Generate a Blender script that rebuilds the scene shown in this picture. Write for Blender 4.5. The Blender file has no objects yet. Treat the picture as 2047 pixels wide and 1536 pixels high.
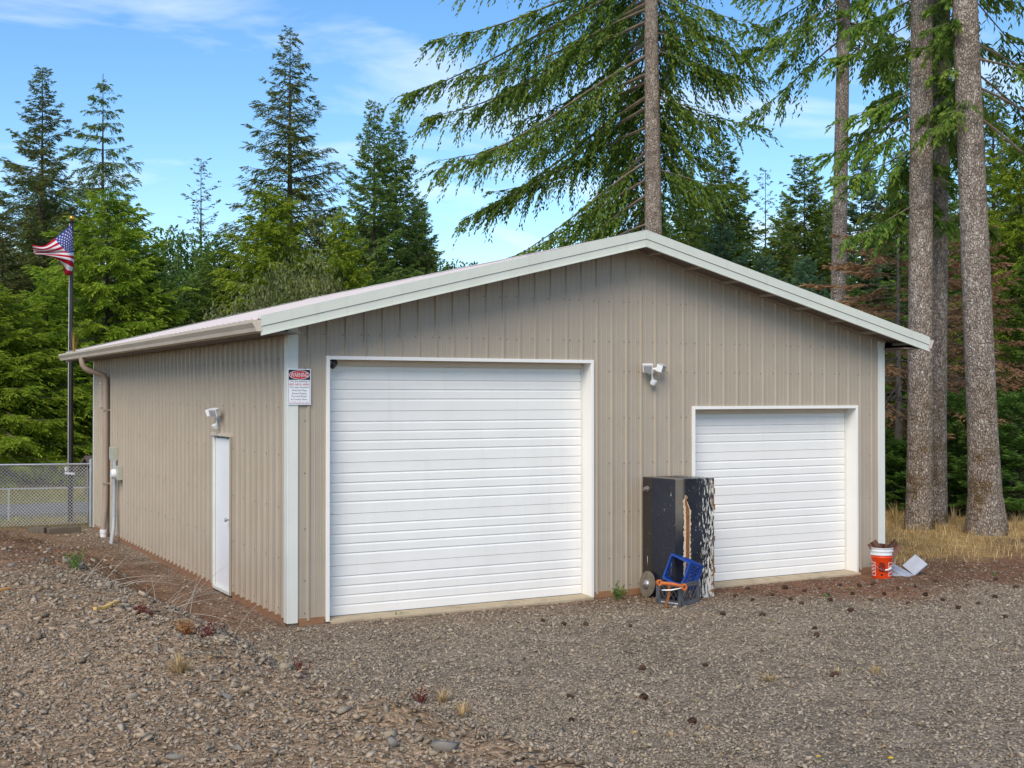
import bpy, bmesh, math, random
import numpy as np
from mathutils import Vector, Matrix

R = math.radians
sc = bpy.context.scene
col = sc.collection

# ------------------------------------------------------------------ camera, world, sun, exposure
CAM = Vector((-4.526, -13.439, 2.5825)); YAW = 0.5031; PITCH = 0.0092; FPX = 2477.0
cam_d = bpy.data.cameras.new('camera'); cam = bpy.data.objects.new('camera', cam_d); col.objects.link(cam)
cam.location = CAM; cam.rotation_euler = (math.pi/2 + PITCH, 0, -YAW)
cam_d.sensor_width = 36; cam_d.lens = FPX/2047*36; cam_d.clip_end = 3000; cam_d.clip_start = .05
sc.camera = cam

SUN_EL, SUN_AZ = 42.0, 224.0           # azimuth clockwise from +Y: soft light from the left of the camera
world = bpy.data.worlds.new('World'); sc.world = world; world.use_nodes = True
wn = world.node_tree.nodes; wl = world.node_tree.links; wn.clear()
w_out = wn.new('ShaderNodeOutputWorld'); w_bg = wn.new('ShaderNodeBackground')
w_sky = wn.new('ShaderNodeTexSky'); w_sky.sky_type = 'NISHITA'; w_sky.sun_disc = False
w_sky.sun_elevation = R(SUN_EL); w_sky.sun_rotation = R(SUN_AZ)
w_sky.air_density = 1.0; w_sky.dust_density = 0.15; w_sky.ozone_density = 2.5; w_sky.altitude = 200
w_tc = wn.new('ShaderNodeTexCoord')
w_sep = wn.new('ShaderNodeSeparateXYZ'); wl.new(w_tc.outputs['Generated'], w_sep.inputs[0])
def wmath(op, a=None, b=None, va=None, vb=None):
    n = wn.new('ShaderNodeMath'); n.operation = op
    if a is not None: wl.new(a, n.inputs[0])
    elif va is not None: n.inputs[0].default_value = va
    if b is not None: wl.new(b, n.inputs[1])
    elif vb is not None: n.inputs[1].default_value = vb
    return n.outputs[0]
zz = wmath('ADD', wmath('MAXIMUM', w_sep.outputs['Z'], vb=0.0), vb=0.22)
px_ = wmath('DIVIDE', w_sep.outputs['X'], zz); py_ = wmath('DIVIDE', w_sep.outputs['Y'], zz)
w_cmb = wn.new('ShaderNodeCombineXYZ'); wl.new(px_, w_cmb.inputs[0]); wl.new(py_, w_cmb.inputs[1])
w_map = wn.new('ShaderNodeMapping'); w_map.inputs['Rotation'].default_value = (0, 0, R(35)); w_map.inputs['Scale'].default_value = (1.0, 1.9, 1)
w_map.inputs['Location'].default_value = (3.3, 1.2, 0)
wl.new(w_cmb.outputs[0], w_map.inputs[0])
w_n1 = wn.new('ShaderNodeTexNoise'); w_n1.inputs['Scale'].default_value = 1.3; w_n1.inputs['Detail'].default_value = 9; w_n1.inputs['Roughness'].default_value = .55; w_n1.inputs['Distortion'].default_value = .5
wl.new(w_map.outputs[0], w_n1.inputs['Vector'])
w_cr = wn.new('ShaderNodeValToRGB'); w_cr.color_ramp.elements[0].position = .50; w_cr.color_ramp.elements[1].position = .80
w_cr.color_ramp.elements[0].color = (0, 0, 0, 1); w_cr.color_ramp.elements[1].color = (.8, .8, .8, 1)
wl.new(w_n1.outputs['Fac'], w_cr.inputs[0])
w_hsv = wn.new('ShaderNodeHueSaturation'); w_hsv.inputs['Saturation'].default_value = 1.22; w_hsv.inputs['Value'].default_value = 1.0
wl.new(w_sky.outputs[0], w_hsv.inputs['Color'])
w_mix = wn.new('ShaderNodeMix'); w_mix.data_type = 'RGBA'
wl.new(w_cr.outputs['Color'], w_mix.inputs['Factor']); wl.new(w_hsv.outputs[0], w_mix.inputs[6]); w_mix.inputs[7].default_value = (7.0, 7.3, 7.7, 1)
wl.new(w_mix.outputs[2], w_bg.inputs['Color']); w_bg.inputs['Strength'].default_value = 0.08
wl.new(w_bg.outputs[0], w_out.inputs[0])

sun_d = bpy.data.lights.new('sun', 'SUN'); sun = bpy.data.objects.new('sun', sun_d); col.objects.link(sun)
sun_d.energy = 1.5; sun_d.angle = R(38); sun_d.color = (1, .89, .72)
sdir = Vector((math.sin(R(SUN_AZ))*math.cos(R(SUN_EL)), math.cos(R(SUN_AZ))*math.cos(R(SUN_EL)), math.sin(R(SUN_EL))))
sun.rotation_euler = (-sdir).to_track_quat('-Z', 'Y').to_euler(); sun.location = (-12, -14, 25)
sc.view_settings.view_transform = 'Standard'; sc.view_settings.look = 'None'
sc.view_settings.exposure = 1.27; sc.view_settings.gamma = 1.0; sc.view_settings.use_curve_mapping = False

# ------------------------------------------------------------------ helpers
FW = Vector((math.sin(YAW)*math.cos(PITCH), math.cos(YAW)*math.cos(PITCH), math.sin(PITCH)))
RT = Vector((math.cos(YAW), -math.sin(YAW), 0)); UP = RT.cross(FW)
def at_depth(x, y, d):
    "the place in the world that a measured photo point has at a known distance"
    return CAM + (FW + RT*((x-1023.5)/FPX) - UP*((y-768)/FPX))*d
def on_z(x, y, z=0.0):
    d = FW + RT*((x-1023.5)/FPX) - UP*((y-768)/FPX)
    return CAM + d*((z-CAM.z)/d.z)

def tag(o, label=None, cat=None, group=None, kind=None):
    if label: o['label'] = label
    if cat: o['category'] = cat
    if group: o['group'] = group
    if kind: o['kind'] = kind
    return o
def empty(name, loc=(0, 0, 0), rz=0.0, rot=None):
    o = bpy.data.objects.new(name, None); col.objects.link(o); o.location = loc
    o.rotation_euler = rot if rot else (0, 0, rz); o.empty_display_size = .2
    return o
def link(name, me, parent=None, loc=None):
    o = bpy.data.objects.new(name, me); col.objects.link(o)
    if parent is not None: o.parent = parent
    if loc is not None: o.location = loc
    return o
def copy_tree(o, parent=None):
    c = o.copy(); col.objects.link(c); c.parent = parent
    for ch in list(o.children): copy_tree(ch, c)
    return c

class MB:
    def __init__(s): s.v = []; s.f = []; s.m = []
    def poly(s, pts, mi=0):
        b = len(s.v); s.v += [tuple(p) for p in pts]; s.f.append(tuple(range(b, b+len(pts)))); s.m.append(mi)
    def faces(s, pts, faces, mi=0):
        b = len(s.v); s.v += [tuple(p) for p in pts]
        for f in faces: s.f.append(tuple(b+i for i in f)); s.m.append(mi)
    def box(s, a, b, mi=0, M=None):
        x0, y0, z0 = a; x1, y1, z1 = b
        p = [Vector(q) for q in ((x0,y0,z0),(x1,y0,z0),(x1,y1,z0),(x0,y1,z0),(x0,y0,z1),(x1,y0,z1),(x1,y1,z1),(x0,y1,z1))]
        if M is not None: p = [M @ q for q in p]
        s.faces(p, ((3,2,1,0),(4,5,6,7),(0,1,5,4),(1,2,6,5),(2,3,7,6),(3,0,4,7)), mi)
    def bar(s, p, q, w, h=None, mi=0, up=(0, 0, 1)):
        p = Vector(p); q = Vector(q); h = h or w; d = q-p; L = d.length; d.normalize()
        u = Vector(up)
        if abs(d.dot(u)) > .95: u = Vector((1, 0, 0))
        a = d.cross(u).normalized(); b = a.cross(d)
        M = Matrix((a, d, b)).transposed().to_4x4(); M.translation = p
        s.box((-w/2, 0, -h/2), (w/2, L, h/2), mi, M)
    def tube(s, pts, rads, n=8, mi=0, cap=True):
        pts = [Vector(p) for p in pts]
        if not hasattr(rads, '__len__'): rads = [rads]*len(pts)
        b = len(s.v); prev = None
        for i, p in enumerate(pts):
            t = (pts[min(i+1, len(pts)-1)]-pts[max(i-1, 0)]).normalized()
            if prev is None:
                u = Vector((0, 0, 1)) if abs(t.z) < .9 else Vector((1, 0, 0))
                a = t.cross(u).normalized()
            else:
                a = (prev - t*prev.dot(t)).normalized()
            prev = a; c = t.cross(a)
            for k in range(n):
                th = 2*math.pi*k/n
                s.v.append(tuple(p + (a*math.cos(th)+c*math.sin(th))*rads[i]))
        for i in range(len(pts)-1):
            for k in range(n):
                s.f.append((b+i*n+k, b+i*n+(k+1) % n, b+(i+1)*n+(k+1) % n, b+(i+1)*n+k)); s.m.append(mi)
        if cap:
            s.f.append(tuple(b+k for k in reversed(range(n)))); s.m.append(mi)
            s.f.append(tuple(b+(len(pts)-1)*n+k for k in range(n))); s.m.append(mi)
    def lathe(s, prof, n=24, mi=0, M=None, close=False):
        b = len(s.v)
        for (r_, z) in prof:
            for k in range(n):
                th = 2*math.pi*k/n; p = Vector((r_*math.cos(th), r_*math.sin(th), z))
                s.v.append(tuple(M @ p) if M is not None else tuple(p))
        for i in range(len(prof)-1):
            for k in range(n):
                s.f.append((b+i*n+k, b+i*n+(k+1) % n, b+(i+1)*n+(k+1) % n, b+(i+1)*n+k)); s.m.append(mi)
    def sweep(s, prof, A, B, mi=0, caps=True):
        "closed profile of points, each given by functions A (start) and B (end) to world"
        n = len(prof); p = [A(q) for q in prof]+[B(q) for q in prof]
        f = [(i, (i+1) % n, n+(i+1) % n, n+i) for i in range(n)]
        if caps: f += [tuple(reversed(range(n))), tuple(range(n, 2*n))]
        s.faces(p, f, mi)
    def mesh(s, name, mats, smooth=False):
        me = bpy.data.meshes.new(name); me.from_pydata(s.v, [], s.f)
        for m in (mats if isinstance(mats, (list, tuple)) else [mats]): me.materials.append(m)
        if any(s.m): me.polygons.foreach_set('material_index', s.m)
        bm = bmesh.new(); bm.from_mesh(me); bmesh.ops.recalc_face_normals(bm, faces=bm.faces); bm.to_mesh(me); bm.free()
        if smooth: me.polygons.foreach_set('use_smooth', [True]*len(me.polygons)); me.set_sharp_from_angle(angle=R(40))
        me.update(); return me
    def build(s, name, mats, parent=None, smooth=False, loc=None, bevel=0):
        o = link(name, s.mesh(name, mats, smooth), parent, loc)
        if bevel:
            md = o.modifiers.new('bevel', 'BEVEL'); md.width = bevel; md.segments = 2; md.limit_method = 'ANGLE'
        return o

def np_mesh(name, V, F, mats, attr=None, mi=None, smooth=False):
    "V (n,3) array, F (m,k) array of same-size faces; attr: dict name -> per-face floats or per-face rgb"
    me = bpy.data.meshes.new(name); n, k = F.shape
    me.vertices.add(len(V)); me.vertices.foreach_set('co', np.ascontiguousarray(V, dtype=np.float32).ravel())
    me.loops.add(n*k); me.loops.foreach_set('vertex_index', np.ascontiguousarray(F, dtype=np.int32).ravel())
    me.polygons.add(n); me.polygons.foreach_set('loop_start', np.arange(0, n*k, k, dtype=np.int32))
    for m in (mats if isinstance(mats, (list, tuple)) else [mats]): me.materials.append(m)
    if mi is not None: me.polygons.foreach_set('material_index', np.asarray(mi, dtype=np.int32))
    for nm, a in (attr or {}).items():
        a = np.asarray(a, dtype=np.float32)
        if a.ndim == 1:
            at = me.attributes.new(nm, 'FLOAT', 'FACE'); at.data.foreach_set('value', a)
        else:
            dom = 'FACE' if len(a) == n else 'POINT'
            at = me.attributes.new(nm, 'FLOAT_COLOR', dom); at.data.foreach_set('color', np.hstack([a, np.ones((len(a), 1), np.float32)]).ravel())
    if smooth: me.polygons.foreach_set('use_smooth', np.ones(n, dtype=bool))
    me.update(calc_edges=True); return me

# value noise for shaping terrain
_rs = np.random.RandomState(7); _tab = _rs.rand(256, 256)
def vnoise(x, y):
    x = np.asarray(x, float); y = np.asarray(y, float)
    xi = np.floor(x).astype(int); yi = np.floor(y).astype(int); fx = x-xi; fy = y-yi
    fx = fx*fx*(3-2*fx); fy = fy*fy*(3-2*fy)
    g = lambda a, b: _tab[a % 256, b % 256]
    return (g(xi, yi)*(1-fx)+g(xi+1, yi)*fx)*(1-fy)+(g(xi, yi+1)*(1-fx)+g(xi+1, yi+1)*fx)*fy
def sstep(a, b, x):
    t = np.clip((np.asarray(x, float)-a)/(b-a), 0, 1); return t*t*(3-2*t)

# ------------------------------------------------------------------ materials
class NT:
    def __init__(s, name):
        s.m = bpy.data.materials.new(name); s.m.use_nodes = True; s.t = s.m.node_tree; s.n = s.t.nodes; s.l = s.t.links
        s.b = s.n['Principled BSDF']; s.out = s.n['Material Output']
        s._co = None
    def node(s, ty, **kw):
        n = s.n.new(ty)
        for k, v in kw.items(): setattr(n, k, v)
        return n
    def lk(s, a, b): s.l.new(a, b)
    def coord(s, kind='Object'):
        if s._co is None: s._co = s.node('ShaderNodeTexCoord')
        return s._co.outputs[kind]
    def mapped(s, scale=(1, 1, 1), kind='Object', rot=(0, 0, 0)):
        n = s.node('ShaderNodeMapping'); n.inputs['Scale'].default_value = scale; n.inputs['Rotation'].default_value = rot
        s.lk(s.coord(kind), n.inputs[0]); return n.outputs[0]
    def noise(s, scale, detail=4, rough=.55, vec=None, dist=0):
        n = s.node('ShaderNodeTexNoise'); n.inputs['Scale'].default_value = scale; n.inputs['Detail'].default_value = detail
        n.inputs['Roughness'].default_value = rough; n.inputs['Distortion'].default_value = dist
        s.lk(vec if vec is not None else s.coord(), n.inputs['Vector']); return n.outputs['Fac']
    def voronoi(s, scale, vec=None, out='Color', feature='F1'):
        n = s.node('ShaderNodeTexVoronoi', feature=feature); n.inputs['Scale'].default_value = scale
        s.lk(vec if vec is not None else s.coord(), n.inputs['Vector']); return n.outputs[out]
    def ramp(s, fac, stops):
        n = s.node('ShaderNodeValToRGB'); e = n.color_ramp.elements
        while len(e) < len(stops): e.new(.5)
        for q, (p, c) in zip(e, stops): q.position = p; q.color = tuple(c)+((1,) if len(c) == 3 else ())
        s.lk(fac, n.inputs[0]); return n.outputs[0]
    def mix(s, fac, a, b, blend='MIX'):
        n = s.node('ShaderNodeMix', data_type='RGBA', blend_type=blend)
        for sock, v in ((n.inputs['Factor'], fac), (n.inputs[6], a), (n.inputs[7], b)):
            if isinstance(v, bpy.types.NodeSocket): s.lk(v, sock)
            elif isinstance(v, (int, float)): sock.default_value = v
            else: sock.default_value = tuple(v)+((1,) if len(v) == 3 else ())
        return n.outputs[2]
    def math(s, op, a, b=0.0, c=None):
        n = s.node('ShaderNodeMath', operation=op)
        for sock, v in zip(n.inputs, (a, b, c)):
            if v is None: continue
            if isinstance(v, bpy.types.NodeSocket): s.lk(v, sock)
            else: sock.default_value = v
        return n.outputs[0]
    def maprange(s, v, a, b, c=0.0, d=1.0):
        n = s.node('ShaderNodeMapRange', interpolation_type='SMOOTHSTEP'); s.lk(v, n.inputs[0])
        for i, q in enumerate((a, b, c, d)): n.inputs[i+1].default_value = q
        return n.outputs[0]
    def sep(s, vec=None):
        n = s.node('ShaderNodeSeparateXYZ'); s.lk(vec if vec is not None else s.coord(), n.inputs[0]); return n.outputs
    def bump(s, h, dist=.01, strength=1.0):
        n = s.node('ShaderNodeBump'); n.inputs['Distance'].default_value = dist; n.inputs['Strength'].default_value = strength
        s.lk(h, n.inputs['Height']); s.lk(n.outputs[0], s.b.inputs['Normal'])
    def attr(s, name, out='Color'):
        n = s.node('ShaderNodeAttribute', attribute_name=name); return n.outputs[out]
    def set(s, color=None, rough=None, metal=None, spec=None):
        for nm, v in (('Base Color', color), ('Roughness', rough), ('Metallic', metal), ('Specular IOR Level', spec)):
            if v is None: continue
            if isinstance(v, bpy.types.NodeSocket): s.lk(v, s.b.inputs[nm])
            elif nm == 'Base Color': s.b.inputs[nm].default_value = tuple(v)+((1,) if len(v) == 3 else ())
            else: s.b.inputs[nm].default_value = v
        return s.m

def paint(name, c, rough=.45, var=.12, dirt=(.25, .2, .15), dirt_amt=.25, streak=True, scale=1.0, spec=.4):
    "painted sheet metal with faint mottling, vertical water streaks and grime"
    t = NT(name)
    a = t.noise(2.2*scale, 6, .6); st = t.noise(1.0, 5, .6, t.mapped((9*scale, 9*scale, .5*scale)))
    lo = tuple(x*(1-var) for x in c); hi = tuple(min(1, x*(1+var*.6)) for x in c)
    base = t.ramp(a, [(.3, lo), (.7, hi)])
    if streak: base = t.mix(t.math('MULTIPLY', t.maprange(st, .52, .78), dirt_amt), base, dirt)
    sp = t.noise(38*scale, 3, .7)
    base = t.mix(t.math('MULTIPLY', t.maprange(sp, .66, .8), dirt_amt*.8), base, dirt)
    t.bump(t.noise(6*scale, 3), .004, .25)
    return t.set(base, t.maprange(a, .2, .8, rough-.08, rough+.12), spec=spec)
def plain(name, c, rough=.5, metal=0.0, var=.2, scale=8.0, bump=0.0, spec=.4):
    t = NT(name); a = t.noise(scale, 5, .6)
    base = t.ramp(a, [(.3, tuple(x*(1-var) for x in c)), (.7, tuple(min(1, x*(1+var)) for x in c))])
    if bump: t.bump(a, bump, .6)
    return t.set(base, rough, metal, spec)

M = {}
M['siding'] = paint('taupe siding paint', (.385, .325, .255), .42, .06, (.22, .18, .13), .16)
M['trim'] = paint('off white trim paint', (.66, .67, .62), .4, .05, (.42, .40, .32), .25)
M['rake'] = paint('pale grey green fascia paint', (.60, .62, .55), .42, .06, (.36, .36, .27), .3)
M['roof'] = paint('pale roof metal', (.60, .53, .51), .45, .08, (.35, .29, .25), .35)
M['gutter'] = paint('beige gutter paint', (.56, .48, .39), .42, .06, (.30, .25, .18), .22)
M['door'] = paint('white overhead door paint', (.80, .785, .755), .4, .03, (.55, .52, .47), .16)
M['white'] = paint('white door paint', (.82, .82, .83), .38, .03, (.6, .56, .5), .10)
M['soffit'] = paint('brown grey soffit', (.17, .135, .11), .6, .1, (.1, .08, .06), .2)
M['screw'] = plain('dull screw heads', (.13, .11, .09), .6)
M['white_plastic'] = plain('white plastic', (.72, .73, .74), .35, var=.05)
M['grey_plastic'] = plain('grey plastic', (.33, .35, .36), .45, var=.08)
M['box_grey'] = plain('grey green electrical box', (.40, .40, .34), .45, var=.08)
M['conduit'] = plain('grey conduit', (.36, .38, .40), .4, var=.08)
M['black'] = plain('black plastic', (.018, .018, .02), .4, var=.2)
M['glass'] = plain('grey lamp glass', (.30, .29, .31), .18, var=.1)
M['galv'] = plain('galvanized steel', (.52, .53, .54), .38, .75, .12, 14)
M['steel'] = plain('bright steel', (.62, .62, .60), .3, .9, .1, 20)
M['pole'] = plain('dark bronze pole', (.035, .03, .032), .32, .2, .15)
M['rope'] = plain('white halyard', (.7, .7, .68), .8)
M['gold'] = plain('gold ball', (.65, .33, .06), .25, .8, .05)
M['seal_shade'] = plain('black seal and gap shade', (.015, .014, .013), .7)  # seal rubber, and the shade painted into the entry door gap
def wood(name, c, c2):
    t = NT(name); a = t.noise(1, 5, .65, t.mapped((3, 3, 40))); b = t.noise(5, 4)
    base = t.mix(b, t.ramp(a, [(.3, c), (.7, c2)]), tuple(x*.7 for x in c)); t.bump(a, .004, .6)
    return t.set(base, .8)
M['skirt'] = wood('orange treated skirt board', (.28, .135, .065), (.42, .235, .12))
M['timber'] = wood('weathered timber', (.12, .095, .07), (.2, .165, .12))
def concrete(name, c):
    t = NT(name); a = t.noise(4, 8, .65); b = t.noise(40, 3)
    base = t.mix(t.maprange(a, .45, .75), t.ramp(b, [(.3, tuple(x*.85 for x in c)), (.7, c)]), tuple(x*.55 for x in c))
    t.bump(b, .004, .5); return t.set(base, .85)
M['slab'] = concrete('tan concrete', (.46, .37, .25))
M['red'] = plain('sign red', (.55, .02, .02), .4, var=.05)
M['sign_white'] = plain('sign white', (.82, .82, .85), .4, var=.03)
M['sign_black'] = plain('sign black', (.012, .012, .02), .4)
M['sign_pink'] = plain('sign small red', (.55, .05, .12), .4, var=.05)

# ------------------------------------------------------------------ terrain
def crest_x(y): return -2.42 + .75*(1-sstep(-9.5, -3.0, y)) + .10*np.sin(np.asarray(y, float)*1.3)
def terrace_h(y): return .92*(1-sstep(-1.0, 7.5, y)*.45)*(1-sstep(7.0, 12.0, y)) + 0*np.asarray(y, float)
def ground_z(x, y, fine=True):
    x = np.asarray(x, float); y = np.asarray(y, float)
    c = crest_x(y); H = terrace_h(y)
    z = H*(1-sstep(-.15, 1.75, x-c))*(1-sstep(7, 14, -x)*.3)
    z = z + .30*sstep(20, 30, y) - .05*sstep(12.5, 14.5, y)*(1-sstep(18, 20, y))
    z = z + .10*sstep(9.8, 14, x)*sstep(-3, 3, y)
    if fine:
        slope = np.exp(-((x-c-.5)/.8)**2)*(y < 11)
        z = z + (vnoise(x*1.1, y*1.1)-.5)*.05 + (vnoise(x*4.3+9, y*4.3)-.5)*(.018+.11*slope) + (vnoise(x*11, y*11+5)-.5)*(.010+.055*slope)
        nb = (x > -.25) & (x < 9.4) & (y > -.25) & (y < 12)
        z = np.where(nb, np.minimum(z, -.015), z)
    return z
def gz(x, y): return float(ground_z(x, y))

def axis(lo, hi, step, far_lo, far_hi):
    a = list(np.arange(lo, hi+1e-6, step)); s = step; v = hi
    while v < far_hi: s *= 1.22; v += s; a.append(v)
    s = step; v = lo; pre = []
    while v > far_lo: s *= 1.22; v -= s; pre.append(v)
    return np.array(pre[::-1]+a)
GX = axis(-6.5, 12.0, .1, -900, 900); GY = axis(-11.5, 6.0, .1, -600, 1500)
gx, gy = np.meshgrid(GX, GY); gzv = ground_z(gx, gy)
V = np.stack([gx.ravel(), gy.ravel(), gzv.ravel()], 1)
ny, nx = gx.shape; ii = (np.arange(ny-1)[:, None]*nx+np.arange(nx-1)[None, :]).ravel()
F = np.stack([ii, ii+1, ii+nx+1, ii+nx], 1)
def lerp(a, b, t): return a*(1-t[..., None])+b*t[..., None]
def region_masks(x, y):
    n1 = vnoise(x*.9, y*.9); n2 = vnoise(x*2.7+30, y*2.7); n = n1*.6+n2*.4
    c = crest_x(y)
    bank = (1-sstep(-.1, .7, x-c+(n-.5)*.9))*(y < 12.5)
    side = (1-sstep(-.9, .1, x+(n-.5)*.6))*sstep(-1.6, .3, y+(n-.5)*1.5)*(y < 13)          # earth strip beside the left wall
    edge = .85*sstep(-1.75, -.25, y+(n-.5)*1.6+.19*np.clip(x-3.5, -2, 6))*(y < 6)              # litter and needles along the front wall
    edge = edge*(.45+.55*sstep(2.5, 5, x))
    grass = sstep(8.9, 10.2, x+(n-.5)*1.6)*sstep(-.6, 1.6, y+(n-.5)*2.2+.0*x)
    return bank, side, edge, grass, n1, n2
bank, side, edge, grassm, n1, n2 = region_masks(gx, gy)
C = np.zeros(gx.shape+(3,)); C[:] = (.265, .218, .165)
C = C*(.82+.36*n2[..., None])
C = lerp(C, np.array([.345, .24, .15])*(.75+.5*n2[..., None]), bank*.9)
C = lerp(C, np.array([.22, .135, .075])*(.7+.6*n2[..., None]), side*.85)
C = lerp(C, np.array([.19, .090, .050])*(.7+.6*n1[..., None]), edge)
C = lerp(C, np.array([.44, .30, .12])*(.7+.5*n2[..., None]), grassm)
far = sstep(11.6, 12.6, gy+(n2-.5)*.5)
C = lerp(C, np.array([.30, .22, .09])*(.7+.6*n2[..., None]), far*(1-sstep(9, 13, gx)))
verge = sstep(13.2, 14.4, gy+(n1-.5)*1.5); C = lerp(C, np.array([.13, .155, .04])*(.7+.7*n2[..., None]), verge*(.35+.5*n1))
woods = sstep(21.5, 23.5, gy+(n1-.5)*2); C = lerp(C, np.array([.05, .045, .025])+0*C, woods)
t = NT('earth, gravel and dry grass')
gc = t.attr('ground_col'); pos = t.node('ShaderNodeNewGeometry').outputs['Position']
vc = t.voronoi(34, pos); vs = t.node('ShaderNodeSeparateColor'); t.lk(vc, vs.inputs[0])
fine = t.noise(55, 4, .7, pos); blot = t.noise(3.0, 6, .6, pos)
m1 = t.mix(1.0, gc, t.ramp(vs.outputs[0], [(.0, (.5, .48, .46)), (.55, (.95, .95, .95)), (1, (1.55, 1.5, 1.45))]), 'MULTIPLY')
m2 = t.mix(1.0, m1, t.ramp(fine, [(.25, (.55, .53, .52)), (.75, (1.4, 1.4, 1.4))]), 'MULTIPLY')
m3 = t.mix(1.0, m2, t.ramp(blot, [(.3, (.82, .80, .78)), (.7, (1.15, 1.15, 1.15))]), 'MULTIPLY')
h = t.math('ADD', t.math('MULTIPLY', t.voronoi(34, pos, 'Distance'), -.6), fine)
t.bump(h, .025, .9); M['ground'] = t.set(m3, .92, spec=.15)
g_me = np_mesh('ground', V, F, M['ground'], {'ground_col': C.reshape(-1, 3)}, smooth=True)
tag(link('ground', g_me), kind='structure')

# the road beyond the fence: a sheet with thickness, just above the ground
t = NT('asphalt'); a = t.noise(30, 4); b = t.noise(.8, 4); t.bump(a, .01, .5)
M['asphalt'] = t.set(t.mix(b, t.ramp(a, [(.3, (.105, .105, .112)), (.7, (.15, .15, .155))]), (.13, .125, .12)), .9)
mb = MB(); xs = np.linspace(-60, 60, 61)
rz0 = lambda x: .05
for a_, b_ in zip(xs[:-1], xs[1:]):
    y0a, y0b = 14.9-.10*a_, 14.9-.10*b_; y1a, y1b = y0a+2.7, y0b+2.7
    mb.poly([(a_, y0a, .035), (b_, y0b, .035), (b_, y1b, .035), (a_, y1a, .035)])
    mb.poly([(a_, y0a, -.15), (b_, y0b, -.15), (b_, y0b, .035), (a_, y0a, .035)]); mb.poly([(a_, y1a, .035), (b_, y1b, .035), (b_, y1b, -.15), (a_, y1a, -.15)])
tag(mb.build('road', M['asphalt']), kind='structure')

# ------------------------------------------------------------------ the garage
W, L = 9.14, 11.72; S = .2286; RIDGE_X = W/2; OV = .45; SL = .248
def roof_z(x): return 4.665 - SL*abs(x-RIDGE_X)             # top of the roof sheets
D1 = (.475, 4.02, 3.0); D2 = (5.665, 8.59, 2.4); REC = .19    # overhead doors: x0, x1, head height; how far the doors stand back
ED = (2.24, 3.03, 2.03)                                     # entry door in the left wall: y0, y1, head
garage = empty('garage', (0, 0, 0))
tag(garage, 'taupe metal garage with low gable roof and two white overhead doors', 'garage')

mb = MB(); mb.box((.02, .02, -.25), (W-.02, L-.02, .018))
mb.box((D1[0]+.01, -.10, -.25), (D1[1]-.01, .02, .012)); mb.box((D2[0]+.01, -.13, -.25), (D2[1]-.01, .02, .012))
mb.build('floor_slab', M['slab'], garage, bevel=.008)

def wall_core(name, x0, x1, top, openings, to_world, thick=.09):
    "plain wall behind the siding, with its door openings cut"
    us = sorted({x0, x1, RIDGE_X if x0 < RIDGE_X < x1 and top is not None else x0, *[o[0] for o in openings], *[o[1] for o in openings]})
    mb = MB()
    for a, b in zip(us[:-1], us[1:]):
        if b-a < 1e-6: continue
        zb = .05
        for o in openings:
            if o[0]-1e-6 <= a and b <= o[1]+1e-6: zb = o[2]
        pr = [(a, zb), (b, zb), (b, top(b)), (a, top(a))]
        mb.sweep(pr, lambda q: to_world(q[0], .012, q[1]), lambda q: to_world(q[0], thick, q[1]))
    return mb.build(name, M['siding'], garage)
under = lambda x: roof_z(x)-.147
F_w = lambda u, d, z: (u, d, z)                   # front: u = x, depth behind the face = +y
L_w = lambda u, d, z: (d, u, z)                   # left: u = y, depth = +x
R_w = lambda u, d, z: (W-d, u, z)
B_w = lambda u, d, z: (u, L-d, z)
e_top = lambda u: roof_z(0)-.075
front_wall = wall_core('front_wall', .10, W-.10, under, [D1, D2], F_w)
left_wall = wall_core('left_wall', .0, L, lambda u: e_top(u)-.03, [ED], L_w)
right_wall = wall_core('right_wall', .0, L, lambda u: e_top(u)-.03, [], R_w)
back_wall = wall_core('back_wall', .10, W-.10, under, [], B_w)

RIBP = [(-.024, 0), (-.010, .017), (.010, .017), (.024, 0), (.072, 0), (.079, .0035), (.086, 0), (.142, 0), (.149, .0035), (.156, 0)]
def siding(wall, to_world, u_lo, u_hi, first_rib, top, openings, zb=.03, lap=3, mat='siding', deep=1.0):
    "each sheet of ribbed siding is one piece; they lap at every fourth rib"
    n0 = -2; ribs = [first_rib+S*i for i in range(n0, int((u_hi-first_rib)/S)+2)]
    prof = [(c+du*(1.25 if deep > 1 and abs(du) < .03 else 1), d*(deep if d > .01 else 1)) for c in ribs for du, d in RIBP]; prof = [(max(u_lo, min(u_hi, u)), d) for u, d in prof if u_lo-.05 < u < u_hi+.05]
    edges = [u_lo]+[c+.031 for i, c in enumerate(ribs) if (i+n0) % 4 == lap and u_lo+.1 < c < u_hi-.1]+[u_hi]
    cuts = sorted({RIDGE_X} | {e for o in openings for e in o[:2]})
    def dep(u):
        for (a, da), (b, db) in zip(prof[:-1], prof[1:]):
            if a <= u <= b and b-a > 1e-9: return da+(db-da)*(u-a)/(b-a)
        return 0.0
    for k, (ea, eb) in enumerate(zip(edges[:-1], edges[1:])):
        us = sorted({ea, eb, *[u for u, d in prof if ea < u < eb], *[c for c in cuts if ea < c < eb]})
        mb = MB(); off = .0015*(k % 2)
        for a, b in zip(us[:-1], us[1:]):
            if b-a < 1e-5: continue
            m = (a+b)/2; z0 = zb
            for o in openings:
                if o[0] < m < o[1]: z0 = o[2]
            if top(m)-z0 < .02: continue
            da, db = -dep(a)-off, -dep(b)-off
            mb.poly([to_world(a, da, z0), to_world(b, db, z0), to_world(b, db, top(b)), to_world(a, da, top(a))])
        mb.build('siding_panel', M[mat], wall)
    return ribs
fr_ribs = siding(front_wall, F_w, .06, W-.06, .232, under, [D1, D2])
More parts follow.
